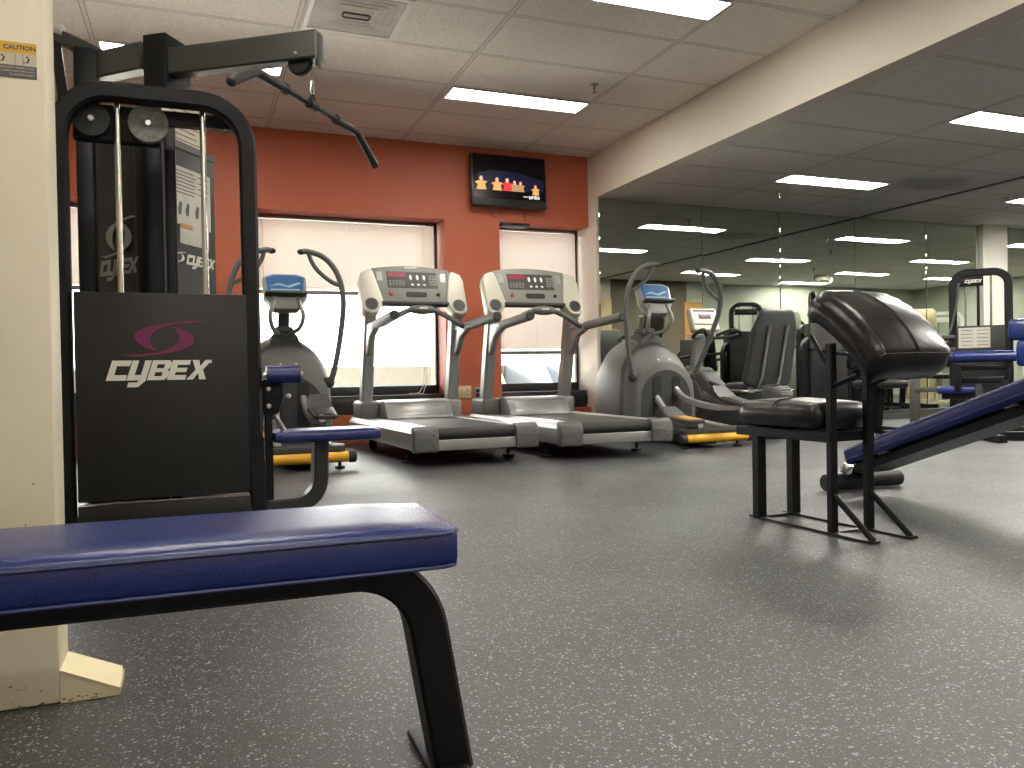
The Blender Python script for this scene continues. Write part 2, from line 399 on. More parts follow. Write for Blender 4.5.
# white pilaster at the right end of the mirrors
b = MB(); b.box((9.815, YM-.01, ZL/2), (.45, .12, ZL), bev=.006); struct(b.build('trim_3', mat('pilaster_paint', (.52, .52, .45), .55)))
b = MB(); b.box(((XB+16)/2, YM+.001, .05), (16-XB-.02, .01, .1)); struct(b.build('baseboard_mirror', M_DARKTRIM))

# mirror panels: separate sheets, none of them hung quite true
edges = [3.985, 5.275, 6.345, 7.475, 8.64, 9.58, 10.05, 11.3, 12.5, 13.7, 15.9]
lab = ['leftmost tall mirror panel, beside the white wall end next to the second window', 'tall mirror panel second from the left, behind the recumbent bike',
       'tall mirror panel third from the left, behind the recumbent bike seat back', 'tall mirror panel fourth from the left, behind the black padded arm rest',
       'tall mirror panel just left of the pale pilaster', '', 'mirror panel right of the pale pilaster at the photo edge', 'mirror panel past the right edge of the photo, first',
       'mirror panel past the right edge of the photo, second', 'mirror panel past the right edge of the photo, last']
tilt = [.0020, -.0006, .0005, -.0003, .0004, 0, -.0005, 0, .0003, 0]
for i in range(10):
    if i == 5: continue
    x0, x1 = edges[i], edges[i+1]
    b = MB(); b.box((0, 0, 0), (x1-x0-.004, .016, ZL-.115), bev=.0065, seg=2)
    o = b.build('mirror_panel', M_MIRROR, ang=2); o.location = ((x0+x1)/2, YM-.0075, .105+(ZL-.115)/2); o.rotation_euler = (tilt[i], 0, tilt[i]*.4)
    tag(o, lab[i], 'mirror', 'mirror panels along the right wall')
    o['kind'] = 'thing'

# ------------------------------------------------------------------ windows, blinds, heater covers
blind_bottom = (1.48, 1.48, .88)
blind_lab = ('white venetian blind of the far left window, behind the weight machine', 'wide white venetian blind half lowered behind the first treadmill',
             'narrow white venetian blind lowered most of the way behind the second treadmill')
M_CORD = mat('white_cord', (.75, .72, .66), .6); M_RAIL = mat('blind_rail', (.20, .175, .165), .6)
for i, (x0, x1) in enumerate(W):
    xc, w = (x0+x1)/2, x1-x0
    b = MB()
    for z, h in ((ZT-.012, .024), (.49, .10)): b.box((xc, YG, z), (w, .06, h), bev=.004)
    for x in (x0+.012, x1-.012): b.box((x, YG, (ZT+.44)/2), (.024, .06, ZT-.44), bev=.004)
    wf = struct(b.build('window_%d' % (i+1), M_FRAME))
    b = MB(); b.box((xc, YG+.01, (ZT+.52)/2), (w-.04, .005, ZT-.56)); g = b.build('glass_pane', M_GLASS, wf)
    b = MB(); b.mi = 0; b.box((xc, 7.90, .355), (w-.006, .2, .17), bev=.012)
    b.box((xc, 7.90, .445), (w-.006, .215, .012), bev=.004)
    b.mi = 1
    for k in range(int(w/.022)): b.box((x0+.03+k*.022, 7.797, .35), (.006, .006, .10))
    struct(b.build('trim_%d' % (10+i), [mat('heater_cover', (.030, .030, .031), .45), M_FRAME]))
    root = thing('window_blind', blind_lab[i], 'blind', (xc, 7.985, ZT), group='white venetian blinds in the window wall')
    zb = blind_bottom[i]; ww = w - .06
    b = MB(); b.box((xc, 7.985, ZT-.018), (ww, .035, .034), bev=.004); b.build('headrail', M_RAIL, root, world=True)
    b = MB(); n = int((ZT-.05-zb)/.021)
    for k in range(n):
        z = ZT-.05-k*.021; b.box((xc, 7.985, z), (ww-.01, .0012, .0245), rot=(rad(-25), 0, 0))
    b.build('slats', M_BLIND, root, world=True)
    b = MB(); b.box((xc, 7.985, zb-.012), (ww, .026, .040), bev=.004); b.build('bottom_rail', M_RAIL, root, world=True)
    for f in (.12, .5, .88):
        b = MB(); b.tube([(x0+f*w, 7.968, ZT-.03), (x0+f*w, 7.968, zb)], .0015, 5); b.build('ladder_cord', M_CORD, root, world=True)
    b = MB(); xr = x0+.09
    b.tube([(xr, 7.955, ZT-.03), (xr+.004, 7.955, 1.6), (xr, 7.955, 1.08)], .004, 6); b.build('tilt_wand', M_CORD, root, world=True)
    if i == 1:
        b = MB()
        b.tube(spline([(x1-.16, 7.96, ZT-.03), (x1-.17, 7.955, 1.2), (x1-.17, 7.95, .62), (x1-.21, 7.93, .50), (x1-.27, 7.88, .462), (x1-.36, 7.84, .463)]), .0035, 6)
        b.tube(spline([(x1-.14, 7.96, ZT-.03), (x1-.14, 7.955, 1.2), (x1-.145, 7.95, .62), (x1-.18, 7.92, .50), (x1-.21, 7.87, .462), (x1-.28, 7.85, .463)]), .0035, 6)
        b.build('pull_cord', M_CORD, root, world=True)

# ------------------------------------------------------------------ outdoors seen through the lower panes
slab('ground_outside', -14, 18, 8.5, 40, -.6, -.5, mat('pale_concrete', (.85, .83, .78), .8, var=.06))['kind'] = 'structure'
slab('trim_20', -12, 16, 13.0, 13.3, -.5, .50, mat('parapet_blue', (.030, .052, .056), .7))
slab('trim_21', -12, 16, 13.0, 13.35, .50, .80, mat('parapet_beige', (.056, .053, .042), .8, var=.06))
for k, (x, c, lb) in enumerate(((4.35, (.20, .16, .06), 'pale yellow car parked outside, left of those beyond the second window'), (5.15, (.11, .13, .17), 'bluish car parked outside beyond the second window, middle of three'),
                            (5.9, (.12, .145, .17), 'bluish grey car parked outside beyond the second window, rightmost'))):
    t = thing('car', lb, 'car', (x, 12.4, -.5), group='cars parked outside the second window')
    b = MB(); b.prism([(-1.9, .3), (-1.95, .62), (-1.5, .8), (-.95, .86), (-.5, 1.30), (.75, 1.32), (1.3, .9), (1.8, .82), (1.95, .6), (1.9, .28)], .28, frame((0, 0, 0), (0, 1, 0), (0, 0, 1), (1, 0, 0)), bev=.05)
    b.build('body', mat('car_paint_%d' % k, c, .3), t)
    for s in (-1.2, 1.2):
        b = MB(); b.disc((0, s, .32), (1, 0, 0), .32, .30, 18, .03); b.build('wheel', M_FRAME, t)

# ------------------------------------------------------------------ ceiling things
M_DIFFR = emis('light_diffuser_low', (1, .955, .87), 42.0)
def light(x0, x1, y0, y1, z, lb):
    xc, yc = (x0+x1)/2, (y0+y1)/2; sx, sy = x1-x0, y1-y0
    t = thing('ceiling_light', lb, 'ceiling light', (xc, yc, z), group='recessed ceiling lights')
    b = MB()
    for s in (-1, 1):
        b.box((s*(sx/2+.008), 0, -.004), (.016, sy+.032, .012)); b.box((0, s*(sy/2+.008), -.004), (sx, .016, .012))
    b.build('frame', M_LIGHTFRAME, t)
    b = MB(); b.box((0, 0, -.001), (sx, sy, .006)); b.build('diffuser', M_DIFF if z == ZH else M_DIFFR, t)
for (x0, y0, lb) in ((1.975, 6.165, 'recessed strip light above the television, nearest the orange wall'), (1.975, 4.19, 'recessed strip light at the top edge of the photo, left of the beam'),
                     (-.56, 6.1, 'recessed strip light behind the top of the weight machine'), (1.975, 2.2, 'unseen strip light in the left ceiling behind the camera view, first'),  # lights out of view, first to third, are unseen and serve the lighting
                     (-.56, 3.0, 'strip light in the left ceiling above the cream upright'), (1.975, .2, 'unseen strip light in the left ceiling behind the camera view, second'), (-.56, .4, 'unseen strip light in the left ceiling behind the camera view, third'), (1.975, -1.6, 'unseen strip light added to the left ceiling far behind the camera, right'), (-.56, -1.6, 'unseen strip light added to the left ceiling far behind the camera, left'), (4.2-.8, -1.6, 'unseen strip light added far behind the camera beside the beam') if False else (.7, -2.6, 'unseen strip light added to the left ceiling farthest behind the camera')):  # those far behind the camera are added to light the faces turned to it
    light(x0, x0+1.2, y0, y0+.245, ZH, lb)
low = [(5.31, 6.10, 'recessed strip light on the low ceiling above the seat of the preacher bench'), (5.31, 4.16, 'recessed strip light cut by the right edge of the photo on the low ceiling'), (5.31, 2.2, 'strip light on the low ceiling, first row, third from the mirror'),
       (8.52, 6.10, 'small strip light at the right photo edge just above the mirror, second row'), (8.6, 4.0, 'second row strip light seen in the mirror above the preacher bench'), (8.6, 2.1, 'second row strip light seen far back in the mirror'),
       (11.6, 6.35, 'third row strip light nearest the mirror, seen in it at the right photo edge'), (11.6, 4.6, 'third row strip light seen in the mirror left of the pilaster'), (11.6, 2.85, 'third row strip light seen in the mirror above the padded arm rest'), (11.6, 1.2, 'third row strip light farthest from the mirror'),
       (14.2, 5.2, 'unseen strip light added in a fourth row, nearer the mirror'), (14.2, 2.6, 'unseen strip light added in a fourth row, farther from the mirror')]  # fourth row is unseen, added to brighten the low bay
for x0, y0, lb in low: light(x0, x0+1.18, y0, y0+.25, ZL, lb)
# air vent
t = thing('ceiling_vent', 'square grey air vent set in the ceiling at the top of the photo', 'vent', (1.0, 5.13, ZH))
M_VENT = mat('vent_grey', (.34, .33, .29), .6, var=.18, vscale=5)
b = MB()
for s in (-1, 1): b.box((s*.29, 0, -.004), (.03, .61, .012)); b.box((0, s*.29, -.004), (.55, .03, .012))
b.build('frame', M_LIGHTFRAME, t)
b = MB(); b.box((0, 0, -.002), (.56, .56, .006))
for k in range(4):
    a = .25-k*.045
    for s in (-1, 1):
        b.box((s*a, 0, -.005-k*.0008), (.02, 2*a, .003), rot=(0, s*.09, 0)); b.box((0, s*a, -.005-k*.0008), (2*a, .02, .003), rot=(-s*.09, 0, 0))
b.build('louvre', M_VENT, t)
b = MB(); b.rect(fillet([(-.085, -.035, -.016), (.085, -.035, -.016), (.085, .035, -.016), (-.085, .035, -.016), (-.085, -.03, -.016)], .02), .012, .01); b.build('damper_slot', M_DARKTRIM, t)
M_BRASS = mat('sprinkler_metal', (.35, .31, .24), .35, .9)
def sprinkler(x, y, z, lb):
    t = thing('ceiling_sprinkler', lb, 'sprinkler', (x, y, z), group='ceiling fire sprinklers')
    b = MB(); b.lathe([(.035, 0), (.034, -.006), (.012, -.012), (.011, -.035), (.006, -.04), (.006, -.06), (.018, -.062), (.018, -.066), (.001, -.067)]); b.build('body', M_BRASS, t)
for x, y, z, lb in ((3.02, 5.75, ZH, 'small fire sprinkler on the left ceiling above the television'), (5.66, 6.72, ZL, 'small fire sprinkler below the lit strip on the low ceiling'), (8.3, 6.2, ZL, 'small fire sprinkler on the low ceiling near the second row of lights')):
    sprinkler(x, y, z, lb)
for x, y, lb in ((9.3, 5.2, 'fire sprinkler of the low ceiling seen only in the mirror, nearer one'), (10.6, 3.4, 'fire sprinkler of the low ceiling seen only in the mirror, farther one')): sprinkler(x, y, ZL, lb)

el = thing('ceiling_emergency_light', 'small twin headed emergency light on the ceiling, seen only in the mirror', 'emergency light', (11.55, 2.55, ZL))
b = MB(); b.box((0, 0, -.05), (.26, .12, .10), bev=.012); b.build('housing', mat('emergency_beige', (.45, .43, .33), .5), el)
for s_ in (-1, 1):
    b = MB(); b.lathe([(.02, 0), (.055, .03), (.06, .06), (.05, .062)], (s_*.15, .03, -.09), (s_*.3, 1, -.3), 16); b.build('lamp_head', M_LIGHTFRAME, el)
# ------------------------------------------------------------------ television, cable box, outlets
M_BLACKPL = mat('black_plastic', (.012, .012, .013), .35)
M_SCREEN = mat('screen_glass', (.004, .004, .006), .25, 0, .3)
tv = thing('television', 'flat black television on a wall bracket above the second window', 'television', (3.01, 7.66, 2.6))
TM = Matrix.Translation((0, -.03, -.0)) @ Euler((rad(-4), 0, 0)).to_matrix().to_4x4()   # leans a little forward
b = MB(); b.box((0, 0, 0), (.82, .05, .535), bev=.012); b.box((0, .035, 0), (.55, .05, .34), bev=.02); b.bm.transform(TM); b.build('casing', M_BLACKPL, tv)
b = MB(); b.box((0, -.0255, .03), (.775, .002, .44)); b.bm.transform(TM); scr = b.build('screen', M_SCREEN, tv)
b = MB(); b.box((0, .06, 0), (.22, .06, .2), bev=.01); b.box((0, .082, 0), (.3, .012, .3)); b.build('wall_bracket', M_BLACKPL, tv)
E_ = [emis('tv_night_blue', (.002, .003, .018), .6), emis('tv_amber', (.75, .36, .10), .42), emis('tv_skin', (.72, .42, .30), .42), emis('tv_red', (.65, .03, .04), .42), emis('tv_tan', (.42, .26, .13), .42), emis('tv_white', (.8, .8, .85), .42)]
b = MB()
def flat(poly, mi, y):
    vs = [b.bm.verts.new((x, y, z)) for x, z in poly]; f = b.bm.faces.new(vs); f.material_index = mi
ys = -.0268
flat([(-.34, -.10), (.375, -.10), (.375, .02), (.1, .09), (-.2, .10), (-.34, .06)], 0, ys)
for x, s, mi in ((-.305, 1.05, 1), (-.135, 1.0, 1), (-.025, 1.0, 3), (.055, .85, 4), (.12, .8, 4), (.285, .8, 1)):
    zb = -.105 if x < .2 else -.13
    k = s*.125; s *= .85; c = x
    flat([(c-.06*s, zb), (c+.06*s, zb), (c+.045*s, zb+.45*k), (c+.075*s, zb+.62*k), (c+.03*s, zb+.7*k), (c-.03*s, zb+.7*k), (c-.075*s, zb+.55*k), (c-.04*s, zb+.4*k)], mi, ys-.0004)
    n = 10; flat([(c+.022*s*math.cos(2*PI*q/n), zb+.86*k+.03*s*math.sin(2*PI*q/n)) for q in range(n)], 2, ys-.0008)
flat([(.145, -.158), (.195, -.158), (.195, -.15), (.145, -.15)], 5, ys-.0004)
b.bm.transform(TM); b.build('stage_picture', E_, scr)
text('caption', 'urdo', .062, TM @ frame((.205, ys-.0006, -.172), (1, 0, 0), (0, 0, 1), (0, -1, 0)), E_[5], tv, bold=.002).parent = scr
bpy.data.objects['caption'].data.transform(Matrix.Translation(Vector((3.01, 7.66, 2.6))))
ps = tag(MB().box((9.75, .812, 1.62), (.42, .012, .86), bev=.003).build('wall_poster', mat('poster_orange', (.62, .30, .07), .5)), 'orange poster on the wall behind, seen in the mirror above the elliptical', 'poster')
b = MB()
for k, (z, w_) in enumerate(((1.9, .3), (1.82, .22), (1.35, .34), (1.3, .28))): b.box((9.75, .820, z), (w_, .002, .03))
b.build('printed_bars', mat('poster_blue', (.10, .13, .35), .5), ps)
cb = thing('cable_box', 'small flat black cable box above the second window under the television', 'cable box', (3.12, 7.72, 2.205))
b = MB(); b.box((3.115, 7.775, 2.186), (.31, .15, .034), bev=.005); b.build('casing', M_BLACKPL, cb, world=True)
b = MB(); b.box((3.115, 7.699, 2.186), (.10, .002, .012)); b.build('display', M_SCREEN, cb, world=True)
for pts, lb in ((spline([(2.86, 7.68, 2.32), (2.87, 7.69, 2.28), (2.92, 7.70, 2.25), (2.975, 7.705, 2.215), (3.0, 7.71, 2.19)]), 'pale twisted cable hanging from the lower left of the television'),
                (spline([(3.2, 7.69, 2.32), (3.21, 7.70, 2.28), (3.215, 7.70, 2.215), (3.215, 7.70, 2.2)]), 'thin dark cable from the television down to the cable box')):
    b = MB(); b.tube(pts, .006 if 'pale' in lb else .0035, 6); tag(b.build('hanging_cable', mat('pale_cable', (.35, .27, .2), .5) if 'pale' in lb else M_BLACKPL), lb, 'cable')
M_IVORY = mat('ivory_plastic', (.62, .50, .30), .45)
ot = thing('wall_outlet', 'beige double wall outlet between the two treadmills', 'outlet', (2.53, YW, .465), group='wall outlets')
b = MB(); b.box((0, -.004, 0), (.135, .01, .125), bev=.003); b.build('cover_plate', M_IVORY, ot)
for sx in (-1, 1):
    for sz in (-1, 1):
        b = MB(); b.box((sx*.033, -.0105, sz*.022), (.034, .006, .030), bev=.006)
        b.mi = 1; b.box((sx*.033-.006, -.0138, sz*.022), (.003, .001, .01)); b.box((sx*.033+.006, -.0138, sz*.022), (.003, .001, .01)); b.build('socket', [M_IVORY, M_DARKTRIM], ot)
ot = thing('wall_outlet', 'dark wall outlet with plugs in it, right of the beige double outlet', 'outlet', (2.665, YW, .455), group='wall outlets')
b = MB(); b.box((0, -.004, 0), (.065, .01, .11), bev=.003); b.build('cover_plate', mat('grey_plate', (.3, .29, .27), .5), ot)
for sz in (-1, 1):
    b = MB(); b.box((0, -.022, sz*.024), (.036, .03, .03), bev=.006); b.build('plug', M_BLACKPL, ot)
b = MB(); b.tube(spline([(2.665, 7.685, .43), (2.67, 7.66, .36), (2.69, 7.66, .2), (2.72, 7.62, .05), (2.75, 7.5, .012), (2.8, 7.3, .012)]), .006, 6)
tag(b.build('power_cord', M_BLACKPL), 'black power cord running from the dark outlet to the second treadmill', 'cord')

# ------------------------------------------------------------------ light outdoors, camera, view
w = bpy.data.worlds.new('World'); SC.world = w; w.use_nodes = True; nt = w.node_tree
bg = nt.nodes['Background']; bg.inputs[0].default_value = (1, .97, .93, 1); bg.inputs[1].default_value = 5.5
sd = bpy.data.lights.new('Sun', 'SUN'); sd.energy = 30; sd.angle = rad(1); sd.color = (1, .95, .86)
so = bpy.data.objects.new('Sun', sd); COL.objects.link(so); so.rotation_euler = Vector((-.45, .12, -.88)).to_track_quat('-Z', 'Y').to_euler()
cam = bpy.data.cameras.new('Camera'); cam.sensor_width = 36; cam.lens = 802.035/1024*36; cam.clip_start = .02
co = bpy.data.objects.new('Camera', cam); COL.objects.link(co); SC.camera = co
yaw, pit, rol = .375821589, -.01244403, -.0170668635
fv = Vector((math.sin(yaw)*math.cos(pit), math.cos(yaw)*math.cos(pit), math.sin(pit))); rv = Vector((math.cos(yaw), -math.sin(yaw), 0)); uv = rv.cross(fv)
r2 = rv*math.cos(rol) + uv*math.sin(rol); u2 = uv*math.cos(rol) - rv*math.sin(rol)
co.matrix_world = frame((0, 0, .64), r2, u2, -fv)
vs = SC.view_settings; vs.view_transform = 'Standard'; vs.look = 'None'; vs.gamma = 1; vs.use_curve_mapping = False; vs.exposure = 1.06
SC.cycles.max_bounces = 10; SC.cycles.glossy_bounces = 5; SC.cycles.transparent_max_bounces = 12; SC.cycles.sample_clamp_indirect = 6
SC.cycles.caustics_reflective = False; SC.cycles.caustics_refractive = False
SC.cycles.use_denoising = True

# ================================================================== cardio machines
M_SILVER = mat('silver_plastic', (.33, .33, .322), .34, .4, var=.03)
M_LSILVER = mat('light_silver_cream', (.52, .50, .42), .4, .1)
M_GREY = mat('mid_grey_plastic', (.118, .12, .117), .5, bump=.05, bscale=300)
M_DGREY = mat('dark_grey_plastic', (.040, .041, .041), .5, bump=.05, bscale=300)
M_CONSOLE = mat('console_grey', (.21, .215, .195), .45)
M_BELT = mat('belt_black', (.012, .012, .012), .55, bump=.2, bscale=400)
M_RUBBER = mat('rubber_black', (.014, .014, .014), .6)
M_CHROME = mat('chrome', (.70, .70, .68), .14, 1.0)
M_STEEL = MATS['brushed_steel']
M_RED = mat('red_key', (.45, .03, .02), .4)
M_WHITEPL = mat('white_plastic', (.72, .71, .66), .4)
M_YELLOW = mat('yellow_roller', (.78, .40, .015), .4)
M_LED = emis('red_led', (.20, .008, .03), .25)
M_LCD = emis('blue_lcd', (.018, .085, .20), .16)
M_LCDL = emis('lcd_pale', (.22, .36, .44), .15)

def rounded(poly, r, n=5):
    P = [(x, y, 0) for x, y in poly]; k = len(P)
    m = [((P[-1][0]+P[0][0])/2, (P[-1][1]+P[0][1])/2, 0)]
    out = fillet(m + P + m, r, n)
    res = []
    for v in out[:-1]:
        if not res or (Vector((v.x, v.y)) - Vector(res[-1])).length > 1e-5: res.append((v.x, v.y))
    return res

YZ = lambda x=0: frame((x, 0, 0), (0, 1, 0), (0, 0, 1), (1, 0, 0))       # polygon (y,z), thickness along x
XZ = lambda y=0: frame((0, y, 0), (1, 0, 0), (0, 0, 1), (0, -1, 0))      # polygon (x,z), thickness along y

def make_treadmill(lb, loc):
    t = thing('treadmill', lb, 'treadmill', loc, group='silver treadmills facing the windows')
    # deck
    for s in (-1, 1):
        b = MB(); prof = rounded([(s*.465, .115), (s*.465, .235), (s*.44, .272), (s*.30, .275), (s*.30, .20), (s*.40, .115)], .012, 3)
        b.loft([[(x + s*max(0, (abs(x)-.31)/.155)*fl, y, z) for x, z in prof] for y, fl in ((.055, 0), (.9, .012), (1.5, .045), (1.9, .062), (2.0, .05))]); b.build('side_rail', M_SILVER, t)
        b = MB(); poly = rounded([(-.005, .105), (-.012, .20), (.0, .262), (.045, .285), (.085, .285), (.085, .105)], .02, 4)
        b.prism(poly, .175, YZ(s*.38), bev=.008)
        b.mi = 1
        for z in (.15, .225): b.disc((s*.38+.05, -.012, z), (0, 1, 0), .006, .006, 10)
        b.build('end_cap', [M_GREY, M_DARKTRIM], t)
    b = MB(); b.box((0, .03, .152), (.60, .03, .075), bev=.006); b.build('rear_bar', M_SILVER, t)
    b = MB()
    ring = [(0.06+.046*math.sin(a)*-1, .226+.046*math.cos(a)) for a in [PI*k/8 for k in range(9)]]
    prof = [(1.55, .272)] + [(y, z) for y, z in ring] + [(1.55, .18)]
    b.loft([[(x, y, z) for y, z in prof] for x in (-.292, .292)]); b.build('running_belt', M_BELT, t)
    b = MB(); b.box((0, 1.1, .15), (.56, 1.7, .04)); b.build('deck_frame', M_DARKTRIM, t)
    # motor hood
    b = MB()
    prof = [(1.42, .275), (1.52, .41), (1.60, .432), (1.92, .415), (2.06, .36), (2.10, .25), (2.08, .12), (1.5, .12)]
    b.prism(prof, .60, YZ(), bev=.018)
    b.mi = 1; b.box((0, 1.475, .345), (.47, .012, .115), rot=(rad(-36.5), 0, 0), bev=.004)
    b.build('motor_hood', [M_SILVER, mat('hood_silver', (.40, .40, .40), .3, .5)], t)
    for s in (-1, 1):
        b = MB(); b.box((s*.385, 1.86, .31), (.17, .36, .22), bev=.03, seg=3); b.build('hood_side', M_GREY if s < 0 else M_SILVER, t)
        # uprights, leaning back to the runner
        b = MB(); b.rect([(s*.40, 1.84, .22), (s*.398, 1.70, .80), (s*.392, 1.60, 1.22)], .10, .13, up=(0, 1, 0), r=.02)
        b.build('upright', M_SILVER, t)
    # console
    K = Matrix.Translation((0, 1.64, 1.418)) @ Euler((rad(-24), 0, 0)).to_matrix().to_4x4()
    top = [(-.36+.72*k/12, .175+.035*math.sin(PI*k/12)) for k in range(13)]
    b = MB(); b.prism(top[::-1] + [(-.30, -.165), (.30, -.165)], .09, K @ frame((0, 0, 0), (1, 0, 0), (0, 0, 1), (0, -1, 0)), bev=.012)
    con = b.build('console', M_CONSOLE, t)
    fz = -.046
    def cb(x, z, w, h, th=.004): return (x, fz, z), (w, th, h)
    b = MB(); b.box(*cb(-.0, .06, .46, .165, .003), bev=.0012, seg=1); b.mi = 1
    b.box(*cb(-.135, .112, .16, .045, .006)); b.mi = 2
    for q in range(3): b.ball((-.015+.062*q, fz-.001, .085), .014, 12, (1, .25, 2.0)); b.ball((-.005+.055*q, fz-.001, .012), .012, 12, (1.2, .25, .9))
    b.mi = 3
    for r_ in range(4):
        for q in range(3): b.box(*cb(.165+.026*q, .10-.027*r_, .018, .018, .006))
        for q in range(5): b.box(*cb(-.205+.03*q, .045-.018*r_*.8, .02, .008, .006))
    b.bm.transform(K); b.build('display', [M_DGREY, M_LED, M_WHITEPL, M_CONSOLE], con)
    b = MB(); b.prism(rounded([(-.095, -.028), (.095, -.028), (.095, .022), (-.095, .022)], .02), .008, Matrix.Translation((.02, fz, -.085)) @ frame((0, 0, 0), (1, 0, 0), (0, 0, 1), (0, -1, 0))); b.bm.transform(K); b.build('reading_slot', M_BELT, con)
    b = MB(); b.disc((-.21, fz-.004, -.085), (0, 1, 0), .018, .016, 16); b.bm.transform(K); b.build('stop_button', M_RED, con)
    b = MB(); b.disc((.22, fz-.004, -.085), (0, 1, 0), .016, .012, 16); b.bm.transform(K); b.build('knob', M_BELT, con)
    b = MB()
    for x, z in ((-.295, .09), (.285, .09)): b.box(*cb(x, z, .05, .09, .003), bev=.001, seg=1)
    b.box(*cb(0, .185, .12, .012, .003)); b.bm.transform(K); b.build('badge', M_SILVER, con)
    b = MB(); b.box((0, -.03, -.175), (.62, .06, .03), bev=.008); b.bm.transform(K); b.build('console_lip', M_DARKTRIM, con)
    for s in (-1, 1):     # pale wings each side with a round cup
        poly = [(s*.355, .17), (s*.455, .125), (s*.475, .06), (s*.475, -.20), (s*.47, -.255), (s*.42, -.285), (s*.345, -.27), (s*.315, -.22), (s*.285, -.165)]
        b = MB(); b.prism(rounded(poly, .03, 3), .12, K @ Matrix.Translation((0, .0, 0)) @ frame((0, 0, 0), (1, 0, 0), (0, 0, 1), (0, -1, 0)), bev=.014)
        wg = b.build('console_wing', M_LSILVER, t)
        b = MB(); b.disc((s*.395, -.062, -.195), (0, 1, 0), .058, .012, 24); b.mi = 1; b.disc((s*.395, -.069, -.195), (0, 1, 0), .048, .004, 24); b.bm.transform(K); b.build('cup_grille', [M_GREY, M_DGREY], wg)
        # handrail
        b = MB(); b.tube([(s*.395, 1.66, 1.055), (s*.41, 1.2, 1.075), (s*.42, .70, 1.10)], .03, 12); rl = b.build('handrail', M_SILVER, t)
        b = MB(); b.tube([(s*.409, 1.30, 1.071), (s*.42, .66, 1.104)], .039, 14); b.build('grip', M_GREY, rl)
        b = MB(); b.disc((s*.42, .655, 1.1045), (0, -1, .095), .038, .03, 16, .008); b.build('grip_end', M_DGREY, rl)
        b = MB(); b.prism([(1.66, .80), (1.74, .92), (1.66, 1.09), (1.30, 1.10), (1.30, 1.03), (1.46, .98), (1.56, .86)], .055, YZ(s*.405), bev=.012); b.build('rail_bracket', M_SILVER, t)
    b = MB()
    b.tube(spline([(-.405, 1.38, 1.06), (-.33, 1.33, 1.085), (-.20, 1.33, 1.16), (-.09, 1.34, 1.205), (.0, 1.34, 1.212), (.09, 1.34, 1.205), (.20, 1.33, 1.16), (.33, 1.33, 1.085), (.405, 1.38, 1.06)], 5), .024, 10)
    cr = b.build('front_bar', M_GREY, t)
    b = MB(); b.ball((0, 1.335, 1.205), .1, 20, (1.3, .45, .42)); b.mi = 1; b.box((0, 1.295, 1.212), (.075, .012, .02), bev=.004); b.build('pulse_pod', [M_GREY, M_STEEL], cr)
    for s in (-1, 1):
        b = MB(); b.tube([(s*.40, .42, .13), (s*.40, .42, .02)], .012, 10); b.disc((s*.40, .42, .011), (0, 0, 1), .045, .02, 18); b.disc((s*.40, .42, .045), (0, 0, 1), .02, .016, 12); b.build('levelling_foot', M_RUBBER, t)
        b = MB(); b.disc((s*.36, 1.72, .055), (1, 0, 0), .055, .05, 20, .01); b.build('wheel', M_RUBBER, t)
        b = MB(); b.box((s*.36, 1.72, .1), (.03, .08, .06)); b.build('wheel_bracket', M_DARKTRIM, t)
    return t
make_treadmill('silver treadmill in front of the wide window, left of the two', (1.85, 5.35, 0))
trd = [o for o in SC.objects if o.name == 'treadmill'][0]
trd.rotation_euler = (0, 0, .022)
dup(trd, (2.92, 5.26, 0), 0, 'silver treadmill in front of the narrow window, beside the white wall end')

